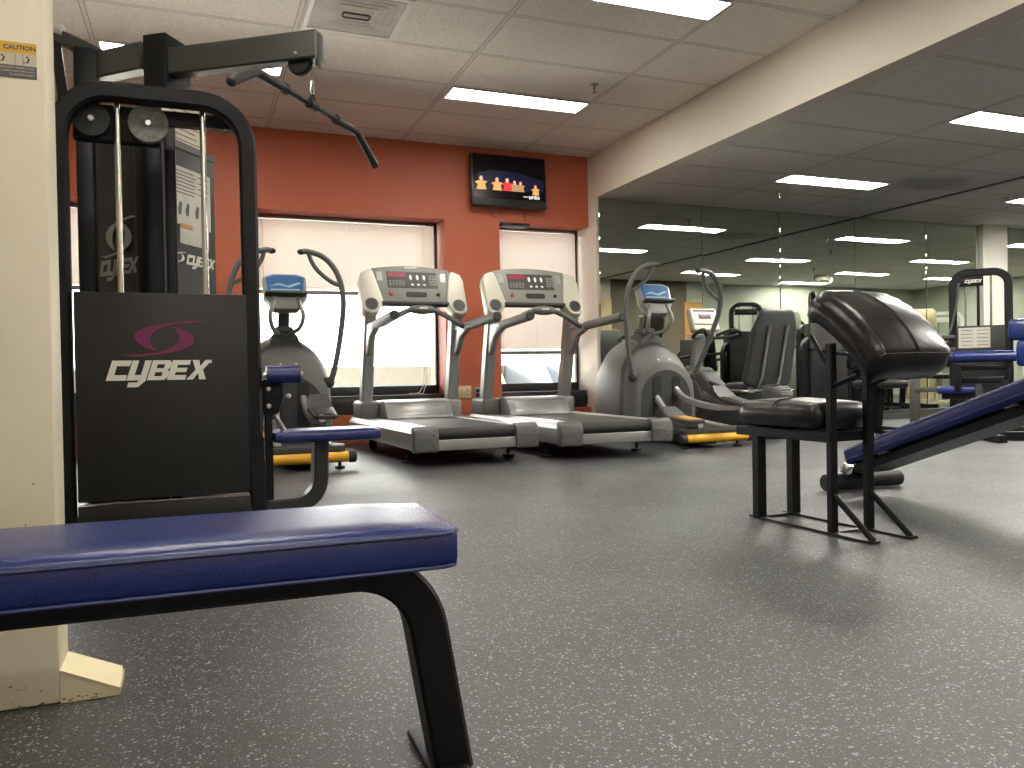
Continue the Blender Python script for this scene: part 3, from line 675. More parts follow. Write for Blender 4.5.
def make_elliptical(lb, loc, swing=(0, 0), back=(0, 0)):
    t = thing('elliptical_trainer', lb, 'elliptical trainer', loc, group='grey elliptical trainers')
    b = MB(); b.tube([(-.31, .06, .085), (.33, .06, .085)], .036, 14); b.build('rear_roller', M_YELLOW, t)
    for s in (-1, 1):
        b = MB(); b.disc((s*.325+.01, .06, .085), (1, 0, 0), .041, .06, 16, .01); b.build('roller_cap', M_RUBBER, t)
        b = MB(); b.tube([(s*.26, .12, .07), (s*.26, .12, .015)], .012, 8); b.disc((s*.26, .12, .009), (0, 0, 1), .035, .018, 16); b.build('levelling_foot', M_RUBBER, t)
    b = MB(); b.prism(rounded([(-.29, .06), (.29, .06), (.31, .20), (.18, .36), (-.18, .36), (-.31, .20)], .05), .055, Matrix.Translation((0, 0, .14)), bev=.012); b.build('rear_platform', M_DGREY, t)
    for x in (-.17, .17):
        b = MB(); b.rect([(x, .15, .155), (x, .70, .20), (x, 1.0, .22)], .10, .04, r=.008); b.build('ramp_rail', M_SILVER, t)
    b = MB(); b.rect([(0, .2, .06), (0, 1.6, .06)], .22, .08, r=.01); b.build('base_beam', M_DARKTRIM, t)
    b = MB(); b.rect([(-.28, 1.6, .045), (.28, 1.6, .045)], .09, .09, r=.02); b.build('front_stabiliser', M_DARKTRIM, t)
    # housing: arched shell
    def arch(y, hw, h, z0=.09, n=16, lean=0):
        zs = h*.62; r = []
        r.append((-hw*1.04, y, z0)); r.append((-hw*1.05, y, (z0+zs)/2))
        for k in range(n+1):
            a = PI - PI*k/n; r.append((hw*math.cos(a), y + lean*math.sin(a), zs + (h-zs)*math.sin(a)))
        r.append((hw*1.05, y, (z0+zs)/2)); r.append((hw*1.04, y, z0))
        return r
    b = MB(); b.loft([arch(.80, .29, .71), arch(.815, .305, .74), arch(.95, .33, .86), arch(1.12, .335, .955), arch(1.32, .33, .985), arch(1.52, .30, .93), arch(1.70, .25, .82), arch(1.80, .17, .62), arch(1.82, .12, .5)])
    hs = b.build('housing', M_GREY, t, ang=50)
    b = MB(); b.loft([arch(.792, .255, .655, .12), arch(.80, .255, .655, .12)]); b.build('rear_panel', M_DGREY, hs)
    for x in (-.10, .10):
        b = MB(); b.prism(rounded([(x-.042, .20), (x+.042, .20), (x+.042, .60), (x-.042, .60)], .035), .012, XZ(.790)); b.build('arm_slot', M_RUBBER, hs)
    b = MB(); b.box((0, .835, .745), (.13, .012, .022), rot=(rad(-50), 0, 0), bev=.003); b.build('maker_badge', M_WHITEPL, hs)
    for z, m_ in ((.80, mat('sticker_amber', (.55, .42, .16), .5)), (.765, mat('sticker_pink', (.60, .48, .42), .5))):
        b = MB(); b.box((-.312, 1.28, z-.11), (.004, .20, .03), rot=(0, rad(8), 0)); b.build('sticker', m_, hs)
    # silver band over the shell
    b = MB()
    for y0, y1 in ((.985, 1.045),):
        A0, A1 = arch(y0, .334, .885), arch(y1, .337, .921)
        b.loft([[Vector(p)*1 + Vector((0, 0, .004)) for p in A0], [Vector(p) + Vector((0, 0, .006)) for p in A1]], cap=False, closed=False)
    b.build('trim_band', M_DGREY, hs)
    # neck and console
    b = MB(); b.loft([[(sx*a, 1.16+sy*c, z) for sx, sy in ((-1, -1), (1, -1), (1, 1), (-1, 1))] for a, c, z in ((.12, .13, .90), (.10, .10, .97), (.075, .07, 1.0), (.08, .075, 1.015), (.06, .06, 1.05))]); b.build('bellows', M_RUBBER, t)
    b = MB(); b.rect([(0, 1.17, 1.0), (0, 1.06, 1.26)], .085, .07, up=(0, 1, 0), r=.012); b.build('mast', M_DGREY, t)
    K = Matrix.Translation((0, 1.0, 1.345)) @ Euler((rad(-22), 0, 0)).to_matrix().to_4x4()
    XZf = frame((0, 0, 0), (1, 0, 0), (0, 0, 1), (0, -1, 0))
    b = MB(); b.prism(rounded([(-.165, .085), (-.09, .11), (.09, .11), (.165, .085), (.165, -.09), (.09, -.20), (-.09, -.20), (-.165, -.09)], .03), .09, K @ XZf, bev=.012); con = b.build('console', mat('console_silver', (.26, .26, .25), .4, .2), t)
    b = MB(); b.prism(rounded([(-.145, .072), (-.085, .092), (.085, .092), (.145, .072), (.135, -.05), (-.135, -.05)], .02), .006, K @ Matrix.Translation((0, -.046, 0)) @ XZf)
    b.mi = 1
    for q in range(5): b.box((0, 0, 0), (.20-.03*q, .003, .006), rot=(0, 0, 0)) if False else None
    b.prism([(-.12, -.005), (-.05, .02), (.02, .0), (.10, .03), (.12, .02), (.03, -.018), (-.05, .003)], .003, K @ Matrix.Translation((0, -.0495, 0)) @ XZf)
    b.prism([(-.115, -.042), (.115, -.042), (.105, -.030), (-.105, -.030)], .003, K @ Matrix.Translation((0, -.0495, 0)) @ XZf)
    b.build('screen', [M_LCD, M_LCDL], con)
    b = MB(); b.box((0, -.07, -.085), (.32, .08, .022), bev=.008); b.mi = 1
    for q in range(4): b.box((-.06+.04*q, -.04, -.105), (.022, .012, .012), bev=.003)
    b.bm.transform(K); b.build('reading_ledge', [M_DGREY, M_SILVER], con)
    for s in (-1, 1):
        b = MB(); b.tube(spline([(s*.03, 1.02, 1.27), (s*.075, .95, 1.29), (s*.10, .90, 1.22), (s*.125, .88, 1.12), (s*.10, .95, 1.03), (s*.04, 1.1, .99)], 6), .017, 10); b.build('fixed_handle', M_SILVER, t)
    # swinging handlebars
    for s, sw in zip((-1, 1), swing):
        piv = Vector((s*.315, .87, .60))
        P = [(.0, .0, -.02), (.035, -.03, .10), (.075, -.04, .30), (.105, -.05, .52), (.11, -.06, .66), (.085, -.06, .80)]
        L = [(.085, -.06, .80), (.03, -.06, .91), (-.055, -.06, .985), (-.16, -.06, 1.015), (-.205, -.06, 1.01)]
        I = [(.10, -.058, .755), (.02, -.06, .785), (-.075, -.062, .86), (-.125, -.062, .93), (-.15, -.06, 1.0)]
        Rm = Matrix.Translation(piv) @ Matrix.Rotation(sw, 4, 'X')
        f = lambda q: [Rm @ Vector((s*x, y, z)) for x, y, z in q]
        b = MB(); b.tube(spline(f(P + L[1:]), 6), .0225, 10); hb = b.build('moving_handlebar', M_GREY, t)
        b = MB(); b.tube(spline(f(I), 6), .017, 10); b.build('inner_grip', M_GREY, hb)
        b = MB(); b.ball(f([L[-1]])[0], .023, 12, (1.4, 1, 1)); b.build('grip_end', M_RUBBER, hb)
        b = MB(); b.ball(piv, .045, 16, (.9, 1, 1)); b.disc(piv - Vector((s*.03, 0, 0)), (1, 0, 0), .036, .06, 16); b.build('pivot_knob', M_DGREY, hb)
        # pedal arm and foot tray
        lift = .10 if s > 0 else -.05; k = back[0 if s < 0 else 1]
        b = MB(); b.rect(spline([(s*.10, .84, .46+lift*.5), (s*.11, .66, .33+lift*.6), (s*.13, .46-k*.6, .24+lift*.9), (s*.15, .30-k, .23+lift), (s*.16, .12-k, .25+lift)], 6), .045, .055, r=.01); pa = b.build('pedal_arm', M_SILVER, t)
        T = Matrix.Translation((s*.19, .30-k, .285+lift)) @ Euler((rad(10 if s > 0 else 4), 0, 0)).to_matrix().to_4x4()
        b = MB(); b.prism(rounded([(-.085, -.19), (.085, -.19), (.095, .10), (.06, .21), (-.06, .21), (-.095, .10)], .04), .03, T, bev=.008)
        b.loft([[T @ Vector((x, y, z)) for x, y, z in q] for q in ([(-.09, .08, 0), (.09, .08, 0), (.09, .10, 0), (-.09, .10, 0)], [(-.085, .19, .05), (.085, .19, .05), (.085, .205, .045), (-.085, .205, .045)], [(-.06, .25, .085), (.06, .25, .085), (.06, .26, .078), (-.06, .26, .078)])])
        pd = b.build('pedal', M_DGREY, pa)
        b = MB(); b.box((0, -.03, .018), (.13, .26, .006), bev=.002); b.bm.transform(T); b.build('tread', M_RUBBER if s > 0 else mat('amber_tread', (.50, .27, .03), .5), pa)
    return t
make_elliptical('grey elliptical trainer before the wide window, left of the treadmills', (.67, 5.55, 0), (0, 0), (0, -.12))
make_elliptical('grey elliptical trainer in front of the mirror, right of the treadmills', (4.0, 5.5, 0), (rad(4), rad(22)), (.08, .26))

def make_bike(lb, loc, rz=0, dark=False):
    t = thing('recumbent_bike', lb, 'exercise bike', loc, rz, group='recumbent exercise bikes')
    body = M_DGREY if dark else mat('bike_grey', (.10, .102, .098), .42, var=.03)
    b = MB(); b.prism(rounded([(1.58, .10), (1.61, .35), (1.52, .60), (1.30, .70), (1.06, .66), (.88, .52), (.70, .45), (.40, .49), (.05, .50), (-.12, .47), (-.10, .32), (.15, .22), (.42, .10), (.60, .06)], .06, 4), .20, YZ(), bev=.05, seg=3)
    sh = b.build('body_shroud', body, t, ang=50)
    for s in (-1, 1):
        b = MB(); b.disc((s*.105, 1.20, .35), (1, 0, 0), .20, .03, 32, .012); b.build('side_disc', M_GREY, sh)
        b = MB(); b.prism(rounded([(1.0, .44), (.72, .34), (.40, .40), (.08, .45), (.08, .41), (.40, .355), (.72, .29), (1.02, .37)], .015, 3), .012, YZ(s*.102), bev=.004); b.build('trim_strip', M_SILVER, sh)
        b = MB(); b.rect([(s*.12, 1.20, .35), (s*.145, 1.20 + s*.03, .35 + s*.17)], .03, .018, up=(1, 0, 0)); cr = b.build('crank_arm', M_STEEL, t)
        b = MB(); b.box((s*.20, 1.20 + s*.03, .35 + s*.17), (.10, .09, .03), bev=.01); b.build('pedal', M_RUBBER, cr)
    b = MB(); b.rect([(-.25, 1.45, .035), (.25, 1.45, .035)], .07, .07, r=.02); b.build('front_foot', M_DGREY, t)
    b = MB(); b.rect([(-.25, .08, .035), (.25, .08, .035)], .07, .07, r=.02); b.rect([(0, .08, .05), (0, .12, .30)], .12, .10, up=(0, 1, 0)); b.build('rear_foot', M_DGREY, t)
    b = MB(); b.rect([(0, 1.27, .58), (0, 1.18, 1.02)], .13, .075, up=(0, 1, 0), r=.02); b.build('mast', M_SILVER, t)
    K = Matrix.Translation((0, 1.12, 1.16)) @ Euler((rad(-18), 0, 0)).to_matrix().to_4x4()
    b = MB(); b.box((0, 0, 0), (.33, .09, .25), bev=.025, seg=3); b.bm.transform(K); con = b.build('console', M_LSILVER if not dark else M_GREY, t)
    b = MB(); b.box((.0, -.046, .03), (.15, .006, .055), bev=.002); b.mi = 1; b.box((0, -.046, .09), (.26, .004, .02)); b.box((0, -.047, -.06), (.28, .006, .014)); b.bm.transform(K); b.build('display', [mat('lcd_plum', (.09, .05, .07), .3), M_DGREY], con)
    for s in (-1, 1):
        b = MB(); b.tube(spline([(s*.05, 1.12, .98), (s*.18, 1.03, .98), (s*.26, .92, .99), (s*.25, .84, 1.03), (s*.17, .87, 1.05), (s*.06, .98, 1.0)], 6), .018, 10); b.build('handlebar', M_RUBBER, t)
    # seat
    b = MB(); b.pad((0, .33, .475), (.44, .36, .09), .035, crown=.015); b.build('seat', M_DGREY, t)
    B = Matrix.Translation((0, .08, .84)) @ Euler((rad(14), 0, 0)).to_matrix().to_4x4()
    b = MB(); b.prism(rounded([(-.27, -.36), (.27, -.36), (.245, .16), (.18, .36), (-.18, .36), (-.245, .16)], .07, 4), .075, B @ frame((0, 0, 0), (1, 0, 0), (0, 0, 1), (0, -1, 0)), bev=.028, seg=3); bk = b.build('seat_back', M_DGREY, t)
    for s in (-1, 1):
        b = MB(); b.tube([B @ Vector((s*.10, -.05, .22)), B @ Vector((s*.10, -.05, -.26)), Vector((s*.10, .16, .46))], .016, 10); b.build('back_support_rod', M_STEEL, bk)
    b = MB(); b.tube(fillet([(-.34, .52, .52), (-.33, .30, .455), (-.28, .10, .445), (.28, .10, .445), (.33, .30, .455), (.34, .52, .52)], .08), .017, 10); hb = b.build('side_handles', M_CHROME, t)
    for s in (-1, 1):
        b = MB(); b.tube([(s*.338, .40, .482), (s*.34, .54, .527)], .022, 10); b.build('grip', M_RUBBER, hb)
    b = MB(); b.tube([(.12, 1.32, .12), (.16, 1.32, .12), (.16, 1.32, .22)], .012, 8); b.ball((.16, 1.32, .23), .024, 12); b.build('transport_lever', M_WHITEPL, t)
    return t
make_bike('grey recumbent exercise bike before the mirror, right of the elliptical', (4.93, 5.9, 0), rad(1))

# ================================================================== strength equipment
M_BLACKM = mat('black_powder_coat', (.004, .004, .0044), .42, 0, .26, bump=.15, bscale=500)
M_CHAR = mat('charcoal_shroud', (.017, .0165, .015), .46, 0, .36, bump=.08, bscale=220, var=.12, vscale=5)
M_BLUE = mat('blue_vinyl', (.009, .020, .125), .27, 0, .6, bump=.10, bscale=260)
M_BLUEP = mat('blue_piping', (.012, .02, .10), .45)
M_LEATHER = mat('black_leather', (.007, .0068, .0065), .31, 0, .5, bump=.25, bscale=16)
M_STEELM = mat('cream_steel', (.80, .72, .54), .42, var=.04, vscale=4)
M_ROD = mat('guide_rod_steel', (.55, .53, .48), .22, 1.0)
M_LOGO = mat('logo_white', (.72, .70, .62), .5)
M_PLUM = mat('logo_plum', (.16, .010, .075), .5)
M_LOGOG = mat('logo_grey', (.22, .215, .19), .5)
M_PAPER = mat('placard_paper', (.55, .53, .46), .6, var=.06, vscale=20)
M_INK = mat('placard_ink', (.10, .10, .10), .6)
M_PAPERC = mat('placard_cream', (.58, .53, .40), .6)
M_AMBER = mat('label_amber', (.72, .42, .03), .5)
M_PULLEY = mat('pulley_grey', (.16, .16, .14), .6, var=.3, vscale=60)
M_SHADEGREY = mat('satin_grey_steel', (.065, .063, .056), .45)

# ---- flat bench in the foreground (axis almost along x)
fb = thing('flat_bench', 'blue padded flat bench on bent black steel legs in the left foreground', 'weight bench', (-.297, 1.278, 0), rad(-1))
BL, BW, BT = 1.32, .285, .068
b = MB(); b.pad((0, 0, .42-BT/2), (BL, BW, BT), .02, crown=.006); pd = b.build('seat_pad', M_BLUE, fb)
for z in (.42-.012, .42-BT+.008):
    b = MB(); x, y, r = BL/2+.0005, BW/2+.0005, .035
    b.tube(fillet([(0, -y, z), (x, -y, z), (x, y, z), (-x, y, z), (-x, -y, z), (0, -y, z)], r), .0028, 6); b.build('piping', M_BLUEP, pd)
b = MB(); b.rect(fillet([(.676, 0, .0), (.620, 0, .338), (-.620, 0, .338), (-.676, 0, .0)], .12, 10), .07, .062, up=(1, 0, .4), r=.006); b.build('leg_frame', M_BLACKM, fb)
for s in (-1, 1):
    b = MB(); b.box((s*.664, 0, .006), (.065, .25, .012), bev=.004); b.build('foot_plate', M_BLACKM, fb)
b = MB()
for sx in (-.3, .3): b.box((sx, 0, .353), (.06, .18, .006))
b.build('pad_bracket', M_BLACKM, fb)

# ---- cream upright of a cable machine at the left edge
cm = thing('cable_machine', 'cream painted steel upright with caution label at the left edge of the photo', 'cable machine', (-.36, 1.88, 0))
b = MB(); b.box((-.382, 1.8675, 1.2), (.24, .115, 2.4), bev=.007, seg=2)
b.mi = 1; rs = random.Random(3)
for k in range(22):
    x = -.27-.09*rs.random(); z = .004+.045*rs.random()**2; b.ball((x, 1.8102, z), .0006+.0014*rs.random()**2, 6, (1.8+rs.random(), .3, .7))
for k in range(14): b.ball((-.262+.1*rs.random(), 1.811, .003+.007*rs.random()), .0006+.0014*rs.random(), 6, (2.2, .3, .8))
for x, z in ((-.30, .44), (-.315, .36)): b.ball((x, 1.81, z), .002, 6)
up_ = b.build('upright', [M_STEELM, mat('scuff_brown', (.20, .15, .08), .7)], cm, world=True)
b = MB()
poly = [(-.263, 0), (-.158, 0), (-.158, .012), (-.263, .062)]
for y in (1.814, 1.921): b.prism(poly, .006, frame((0, y, 0), (1, 0, 0), (0, 0, 1), (0, -1, 0)))
b.loft([[(-.263, 1.811, .066), (-.263, 1.924, .069), (-.263, 1.924, .063), (-.263, 1.811, .060)], [(-.157, 1.811, .016), (-.159, 1.924, .022), (-.159, 1.924, .016), (-.157, 1.811, .010)]])
b.box((-.158, 1.8675, .008), (.005, .112, .015))
b.build('foot_gusset', mat('cream_gusset', (.80, .70, .46), .42, var=.05), cm, world=True)
b = MB(); b.box((-.70, 1.8675, 2.34), (.5, .10, .12), bev=.01); b.build('top_beam', M_STEELM, cm, world=True)
b = MB(); b.box((-1.0, 1.8675, 1.2), (.16, .115, 2.4), bev=.007); b.build('far_upright', M_STEELM, cm, world=True)
# caution label on the front face
b = MB(); b.box((-.332, 1.8095, 1.2675), (.11, .001, .069)); b.mi = 1; b.box((-.332, 1.809, 1.2915), (.11, .001, .021)); b.mi = 2; b.box((-.332, 1.809, 1.245), (.11, .001, .024))
b.mi = 3
for x in (-.365, -.3135, -.300): b.box((x, 1.8088, 1.2685), (.0008, .001, .022))
for x in (-.335, -.293): b.ball((x, 1.8088, 1.2745), .002, 8, (1, .2, 1)); b.box((x+.002, 1.8088, 1.268), (.003, .001, .010), rot=(0, .3, 0)); b.box((x-.004, 1.8088, 1.2635), (.009, .001, .0015))
lab_ = b.build('caution_label', [M_PAPERC, M_AMBER, M_INK, M_SHADEGREY], up_, world=True)
text('label_text', 'CAUTION', .0122, frame((-.333, 1.8082, 1.2875), (1, 0, 0), (0, 0, 1), (0, -1, 0)), M_INK, lab_, bold=.0005)
for k, s_ in enumerate(('READ AND UNDERSTAND', 'ALL LABELS AND MANUALS', 'TO AVOID INJURY')):
    text('label_text', s_, .0052, frame((-.281, 1.8082, 1.2505-.0065*k), (1, 0, 0), (0, 0, 1), (0, -1, 0)), M_PAPERC, lab_, align='RIGHT')

# ---- multi-station weight machine
wmx = thing('weight_machine', 'black multi station weight machine with white and plum logo panel behind the blue bench', 'weight machine', (-.1, 3.95, 0))
Yf = 3.885
b = MB(); b.rect(fillet([(.262, Yf, 0), (.247, Yf, .4), (.243, Yf, 1.893), (-.523, Yf, 1.893), (-.523, Yf, 0)], [0, .20, .20], 9), .075, .076, up=(1, 0, 0), r=.012); b.build('arch_frame', M_BLACKM, wmx, world=True)
b = MB(); b.box((-.125, 3.865, .572), (.70, .05, .90), bev=.008); sh = b.build('weight_shroud', M_CHAR, wmx, world=True)
b = MB(); b.box((-.125, 3.868, .055), (.70, .045, .10), bev=.004); b.build('kick_panel', M_CHAR, wmx, world=True)
b = MB(); b.box((-.125, 3.845, .112), (.69, .006, .005)); b.build('panel_edge', M_ROD, sh, world=True)
LG = lambda x, z, y=3.8385: frame((x, y, z), (1, 0, 0), (0, 0, 1), (0, -1, 0))
b = MB(); swoosh(b, LG(-.122, .822), .355, .150); b.build('logo_swoosh', M_PLUM, sh, world=True)
b = MB(); word(b, 'CYBEX', LG(-.358, .640), .0865, pitch=.93)
n = 12; b.mi = 0
vs_ = [b.bm.verts.new((.065+.006*math.cos(2*PI*q/n), 3.8385, .718+.006*math.sin(2*PI*q/n))) for q in range(n)]; b.bm.faces.new(vs_)
b.build('logo_lettering', M_LOGO, sh, world=True)
b = MB()
for x0, z0, w_, h_ in ((.18, .83, .05, .004), (.02, .91, .012, .003), (.10, .96, .02, .003), (-.03, .44, .003, .09), (-.025, .50, .003, .05)): b.box((x0, 3.8388, z0), (w_, .0008, h_))
b.build('scratches', M_BELT, sh, world=True)
for x in (-.297, .054):
    b = MB(); b.tube([(x, 3.93, 1.0), (x, 3.93, 1.86)], .0135, 12); b.build('guide_rod', M_ROD, wmx, world=True)
b = MB(); b.box((-.30, 3.99, 1.775), (.36, .04, .16), bev=.03, seg=3); b.box((-.12, 3.99, 1.83), (.65, .05, .06)); b.build('pulley_plate', M_BLACKM, wmx, world=True)
for x, r, m_ in ((-.40, .075, M_BELT), (-.172, .083, M_PULLEY)):
    b = MB(); b.lathe([(r-.012, -.022), (r, -.02), (r-.008, -.006), (r-.014, 0), (r-.008, .006), (r, .02), (r-.012, .022)], (x, 3.945, 1.785), (0, 1, 0), 28)
    b.mi = 1; b.disc((x, 3.92, 1.785), (0, 1, 0), .014, .012, 12); b.build('pulley', [m_, M_STEEL], wmx, world=True)
b = MB()
for k in range(13): b.box((-.12, 4.03, .16+.052*k), (.30, .10, .048), bev=.004)
b.build('weight_stack', M_BLACKM, wmx, world=True)
# centre post, slewed 35 degrees, with the lat beam going to the right front
u1 = Vector((.57, .82, 0)).normalized(); n1 = Vector((.82, -.57, 0)).normalized()
P0 = Vector((-.105, 4.35, 0))
def obox(mb, o, ax, ay, dx, dy, z0, z1, bev=.006):
    c = Vector(o) + ax*dx/2 + ay*dy/2
    mb.box((c.x, c.y, (z0+z1)/2), (dx, dy, z1-z0), rot=Matrix((ax, ay, Vector((0, 0, 1)))).transposed(), bev=bev)
b = MB(); obox(b, P0, u1, -n1, .20, .13, 1.86, 2.37); obox(b, P0 + u1*.06, u1, -n1, .14, .06, 0, 1.87); b.mi = 1
for s_ in (.05, .15): b.ball(P0 + u1*s_ + Vector((0, 0, 2.30)), .007, 8)
b.build('centre_post', [M_BLACKM, M_STEEL], wmx, world=True)
b = MB(); B0 = P0 + u1*.06 ; B1 = B0 + n1*.80
b.rect([B0 + Vector((0, 0, 2.235)), B1 + Vector((0, 0, 2.235))], .085, .135, r=.008); bm_ = b.build('lat_beam', mat('beam_charcoal', (.035, .036, .032), .4), wmx, world=True)
b = MB(); e = B1 - n1*.004; b.box((e.x, e.y, 2.215), (.05, .010, .16), rot=Matrix((u1, n1, Vector((0, 0, 1)))).transposed(), bev=.003); b.build('beam_end_plate', M_BLACKM, bm_, world=True)
b = MB(); p = B1 - n1*.10; b.disc((p.x, p.y, 2.165), u1, .062, .034, 26, .008); b.mi = 1; b.disc((p.x - u1.x*.045, p.y - u1.y*.045, 2.195), u1, .009, .012, 10); b.build('lat_pulley', [M_BLACKM, M_STEEL], bm_, world=True)
HP = B1 - n1*.04                     # where the cable drops
b = MB(); b.tube([HP + Vector((0, 0, 2.17)), HP + Vector((0, 0, 2.05))], .0035, 6); b.build('lat_cable', M_BLACKM, bm_, world=True)
b = MB(); p = B0 + n1*.12; b.tube(fillet([p + Vector((0, 0, 2.17)), p + Vector((0, 0, 2.14)), p + n1*.02 + Vector((0, 0, 2.13)), p + n1*.02 + Vector((0, 0, 2.16))], .01), .004, 6); b.build('cable_hook', M_STEEL, bm_, world=True)
# placard tower (faces right front) and its papers
Q0 = Vector((-.115, 4.27, 0)) - u1*.02
b = MB(); obox(b, Q0, u1, -n1, .43, .05, 0, 1.815, .01); pt = b.build('placard_tower', M_CHAR, wmx, world=True)
fr = lambda s_, z, off=.002: frame(tuple(Q0 + u1*s_ + n1*off + Vector((0, 0, z))), u1, (0, 0, 1), n1)
b = MB(); b.prism([(.0, .0), (.34, .0), (.34, .22), (.0, .22)], .004, fr(.04, 1.83, -.03))
b.mi = 1
for k in range(7): b.prism([(.02, .03+.026*k), (.30-.02*(k % 3), .03+.026*k), (.30-.02*(k % 3), .034+.026*k), (.02, .034+.026*k)], .002, fr(.04, 1.83, -.027))
b.build('cream_placard', [M_PAPERC, M_INK], pt, world=True)
b = MB(); b.prism([(0, 0), (.43, 0), (.43, .035), (0, .035)], .008, fr(0, 1.80, .002)); b.build('tower_cap', M_SHADEGREY, pt, world=True)
b = MB(); b.prism([(0, 0), (.30, 0), (.30, .29), (0, .29)], .003, fr(.08, 1.42)); b.mi = 1
for k in range(7): b.prism([(.02, .265-.018*k), (.16+.015*(k % 2), .265-.018*k), (.16+.015*(k % 2), .270-.018*k), (.02, .270-.018*k)], .002, fr(.08, 1.42, .004))
for k in range(4): b.prism([(.19, .262-.03*k), (.28, .262-.03*k), (.28, .267-.03*k), (.19, .267-.03*k)], .002, fr(.08, 1.42, .004))
for x0 in (.03, .09, .17): b.prism([(x0, .05), (x0+.02, .05), (x0+.028, .11), (x0+.012, .115), (x0-.004, .08)], .002, fr(.08, 1.42, .004))
b.build('instruction_sheet', [M_PAPER, M_INK], pt, world=True)
b = MB(); b.prism([(0, 0), (.24, 0), (.24, .10), (0, .10)], .003, fr(.12, 1.325)); b.mi = 1; b.prism([(.0, .08), (.10, .08), (.10, .10), (.0, .10)], .002, fr(.12, 1.325, .004)); b.build('small_notice', [M_PAPER, mat('notice_orange', (.55, .25, .06), .5)], pt, world=True)
b = MB(); word(b, 'CYBEX', fr(.165, 1.225, .0015), .052, pitch=.9); swoosh(b, fr(.115, 1.255, .0015), .11, .055); b.build('tower_logo', M_LOGO, pt, world=True)
# left rear tower with grey logo
u2 = Vector((.65, -.76, 0)).normalized(); n2 = Vector((-.76, -.65, 0)).normalized()
R0 = Vector((-.60, 4.93, 0))
b = MB(); obox(b, R0 + u2*.06, u2, -n2, .485, .12, 0, 2.0, .008)
for s_ in (.10, .515): obox(b, R0 + u2*s_ + n2*.012, u2, -n2, .03, .02, 0, 2.0, .004)
rt = b.build('rear_tower', M_CHAR, wmx, world=True)
fr2 = lambda s_, z, off=.016: frame(tuple(R0 + u2*s_ + n2*off + Vector((0, 0, z))), u2, (0, 0, 1), n2)
b = MB(); word(b, 'CYBEX', fr2(.235, 1.19), .082, pitch=.68, shear=.2); swoosh(b, fr2(.395, 1.385), .30, .19); b.build('rear_logo', M_LOGOG, rt, world=True)
b = MB(); obox(b, (-.20, 4.20, 0), Vector((1, 0, 0)), Vector((0, 1, 0)), .075, .10, 0, 1.95, .01); obox(b, (-.115, 4.12, 0), Vector((1, 0, 0)), Vector((0, 1, 0)), .05, .06, 0, 1.87, .01); b.build('inner_column', M_BLACKM, wmx, world=True)
b = MB(); obox(b, (-.515, 4.38, 0), Vector((1, 0, 0)), Vector((0, 1, 0)), .075, .12, 0, 1.92, .01); b.build('side_column', M_BLACKM, wmx, world=True)
# overhead arms to the left
b = MB(); b.rect([Vector((-.20, 4.55, 2.305)), Vector((-.52, 4.86, 2.305))], .09, .14, r=.008); b.build('overhead_arm', M_SHADEGREY, wmx, world=True)
b = MB(); b.box((-.50, 4.78, 2.22), (.11, .15, .32), bev=.008); b.build('arm_block', M_BLACKM, wmx, world=True)
b = MB(); b.rect([Vector((-.80, 4.95, 2.56)), Vector((-.60, 4.90, 2.47)), Vector((-.38, 4.82, 2.355))], .06, .075, r=.008); b.mi = 1; b.tube([Vector((-.80, 4.93, 2.585)), Vector((-.62, 4.88, 2.515))], .028, 10); b.build('press_arm', [M_SHADEGREY, M_WHITEPL], wmx, world=True)
b = MB(); b.rect([Vector((-.66, 4.9, 2.46)), Vector((-.62, 4.9, 2.1))], .035, .05, up=(1, 0, 0)); b.rect([Vector((-.50, 4.86, 2.42)), Vector((-.50, 4.84, 2.3))], .04, .05, up=(1, 0, 0)); b.build('arm_link', M_BLACKM, wmx, world=True)
# lat seat on the right
b = MB(); b.pad((.581, 3.95, .364), (.50, .26, .056), .02); b.build('seat_pad', M_BLUE, wmx, world=True)
b = MB(); b.rect(fillet([(.30, 3.92, .035), (.545, 3.95, .035), (.556, 3.95, .335)], .12, 9), .075, .07, up=(0, 0, 1), r=.008); b.build('seat_post', mat('post_charcoal', (.022, .022, .021), .42), wmx, world=True)
b = MB(); b.tube([(.305, 3.86, .655), (.455, 3.86, .655)], .042, 18); b.mi = 1; b.tube([(.29, 3.86, .655), (.47, 3.86, .655)], .016, 10); b.build('thigh_roller', [M_BLUE, M_STEEL], wmx, world=True)
b = MB(); b.prism(rounded([(.285, .47), (.36, .47), (.385, .56), (.375, .63), (.285, .64)], .02), .05, XZ(3.92), bev=.006); b.mi = 1
for x, z in ((.315, .59), (.315, .51), (.405, .555)): b.disc((x, 3.885, z), (0, 1, 0), .011, .03, 12)
b.build('roller_bracket', [M_BLACKM, M_STEEL], wmx, world=True)
b = MB(); b.tube(fillet([(.335, 3.95, .48), (.36, 3.95, .44), (.40, 3.95, .37)], .02), .012, 8); b.build('adjust_link', M_STEEL, wmx, world=True)
b = MB(); b.rect([(.315, 3.93, .03), (.315, 3.93, .50)], .035, .05, up=(0, 1, 0)); b.build('roller_post', M_BLACKM, wmx, world=True)
b = MB(); b.box((-.12, 4.3, .03), (.85, .9, .06), bev=.008); b.build('base_frame', M_BLACKM, wmx, world=True)

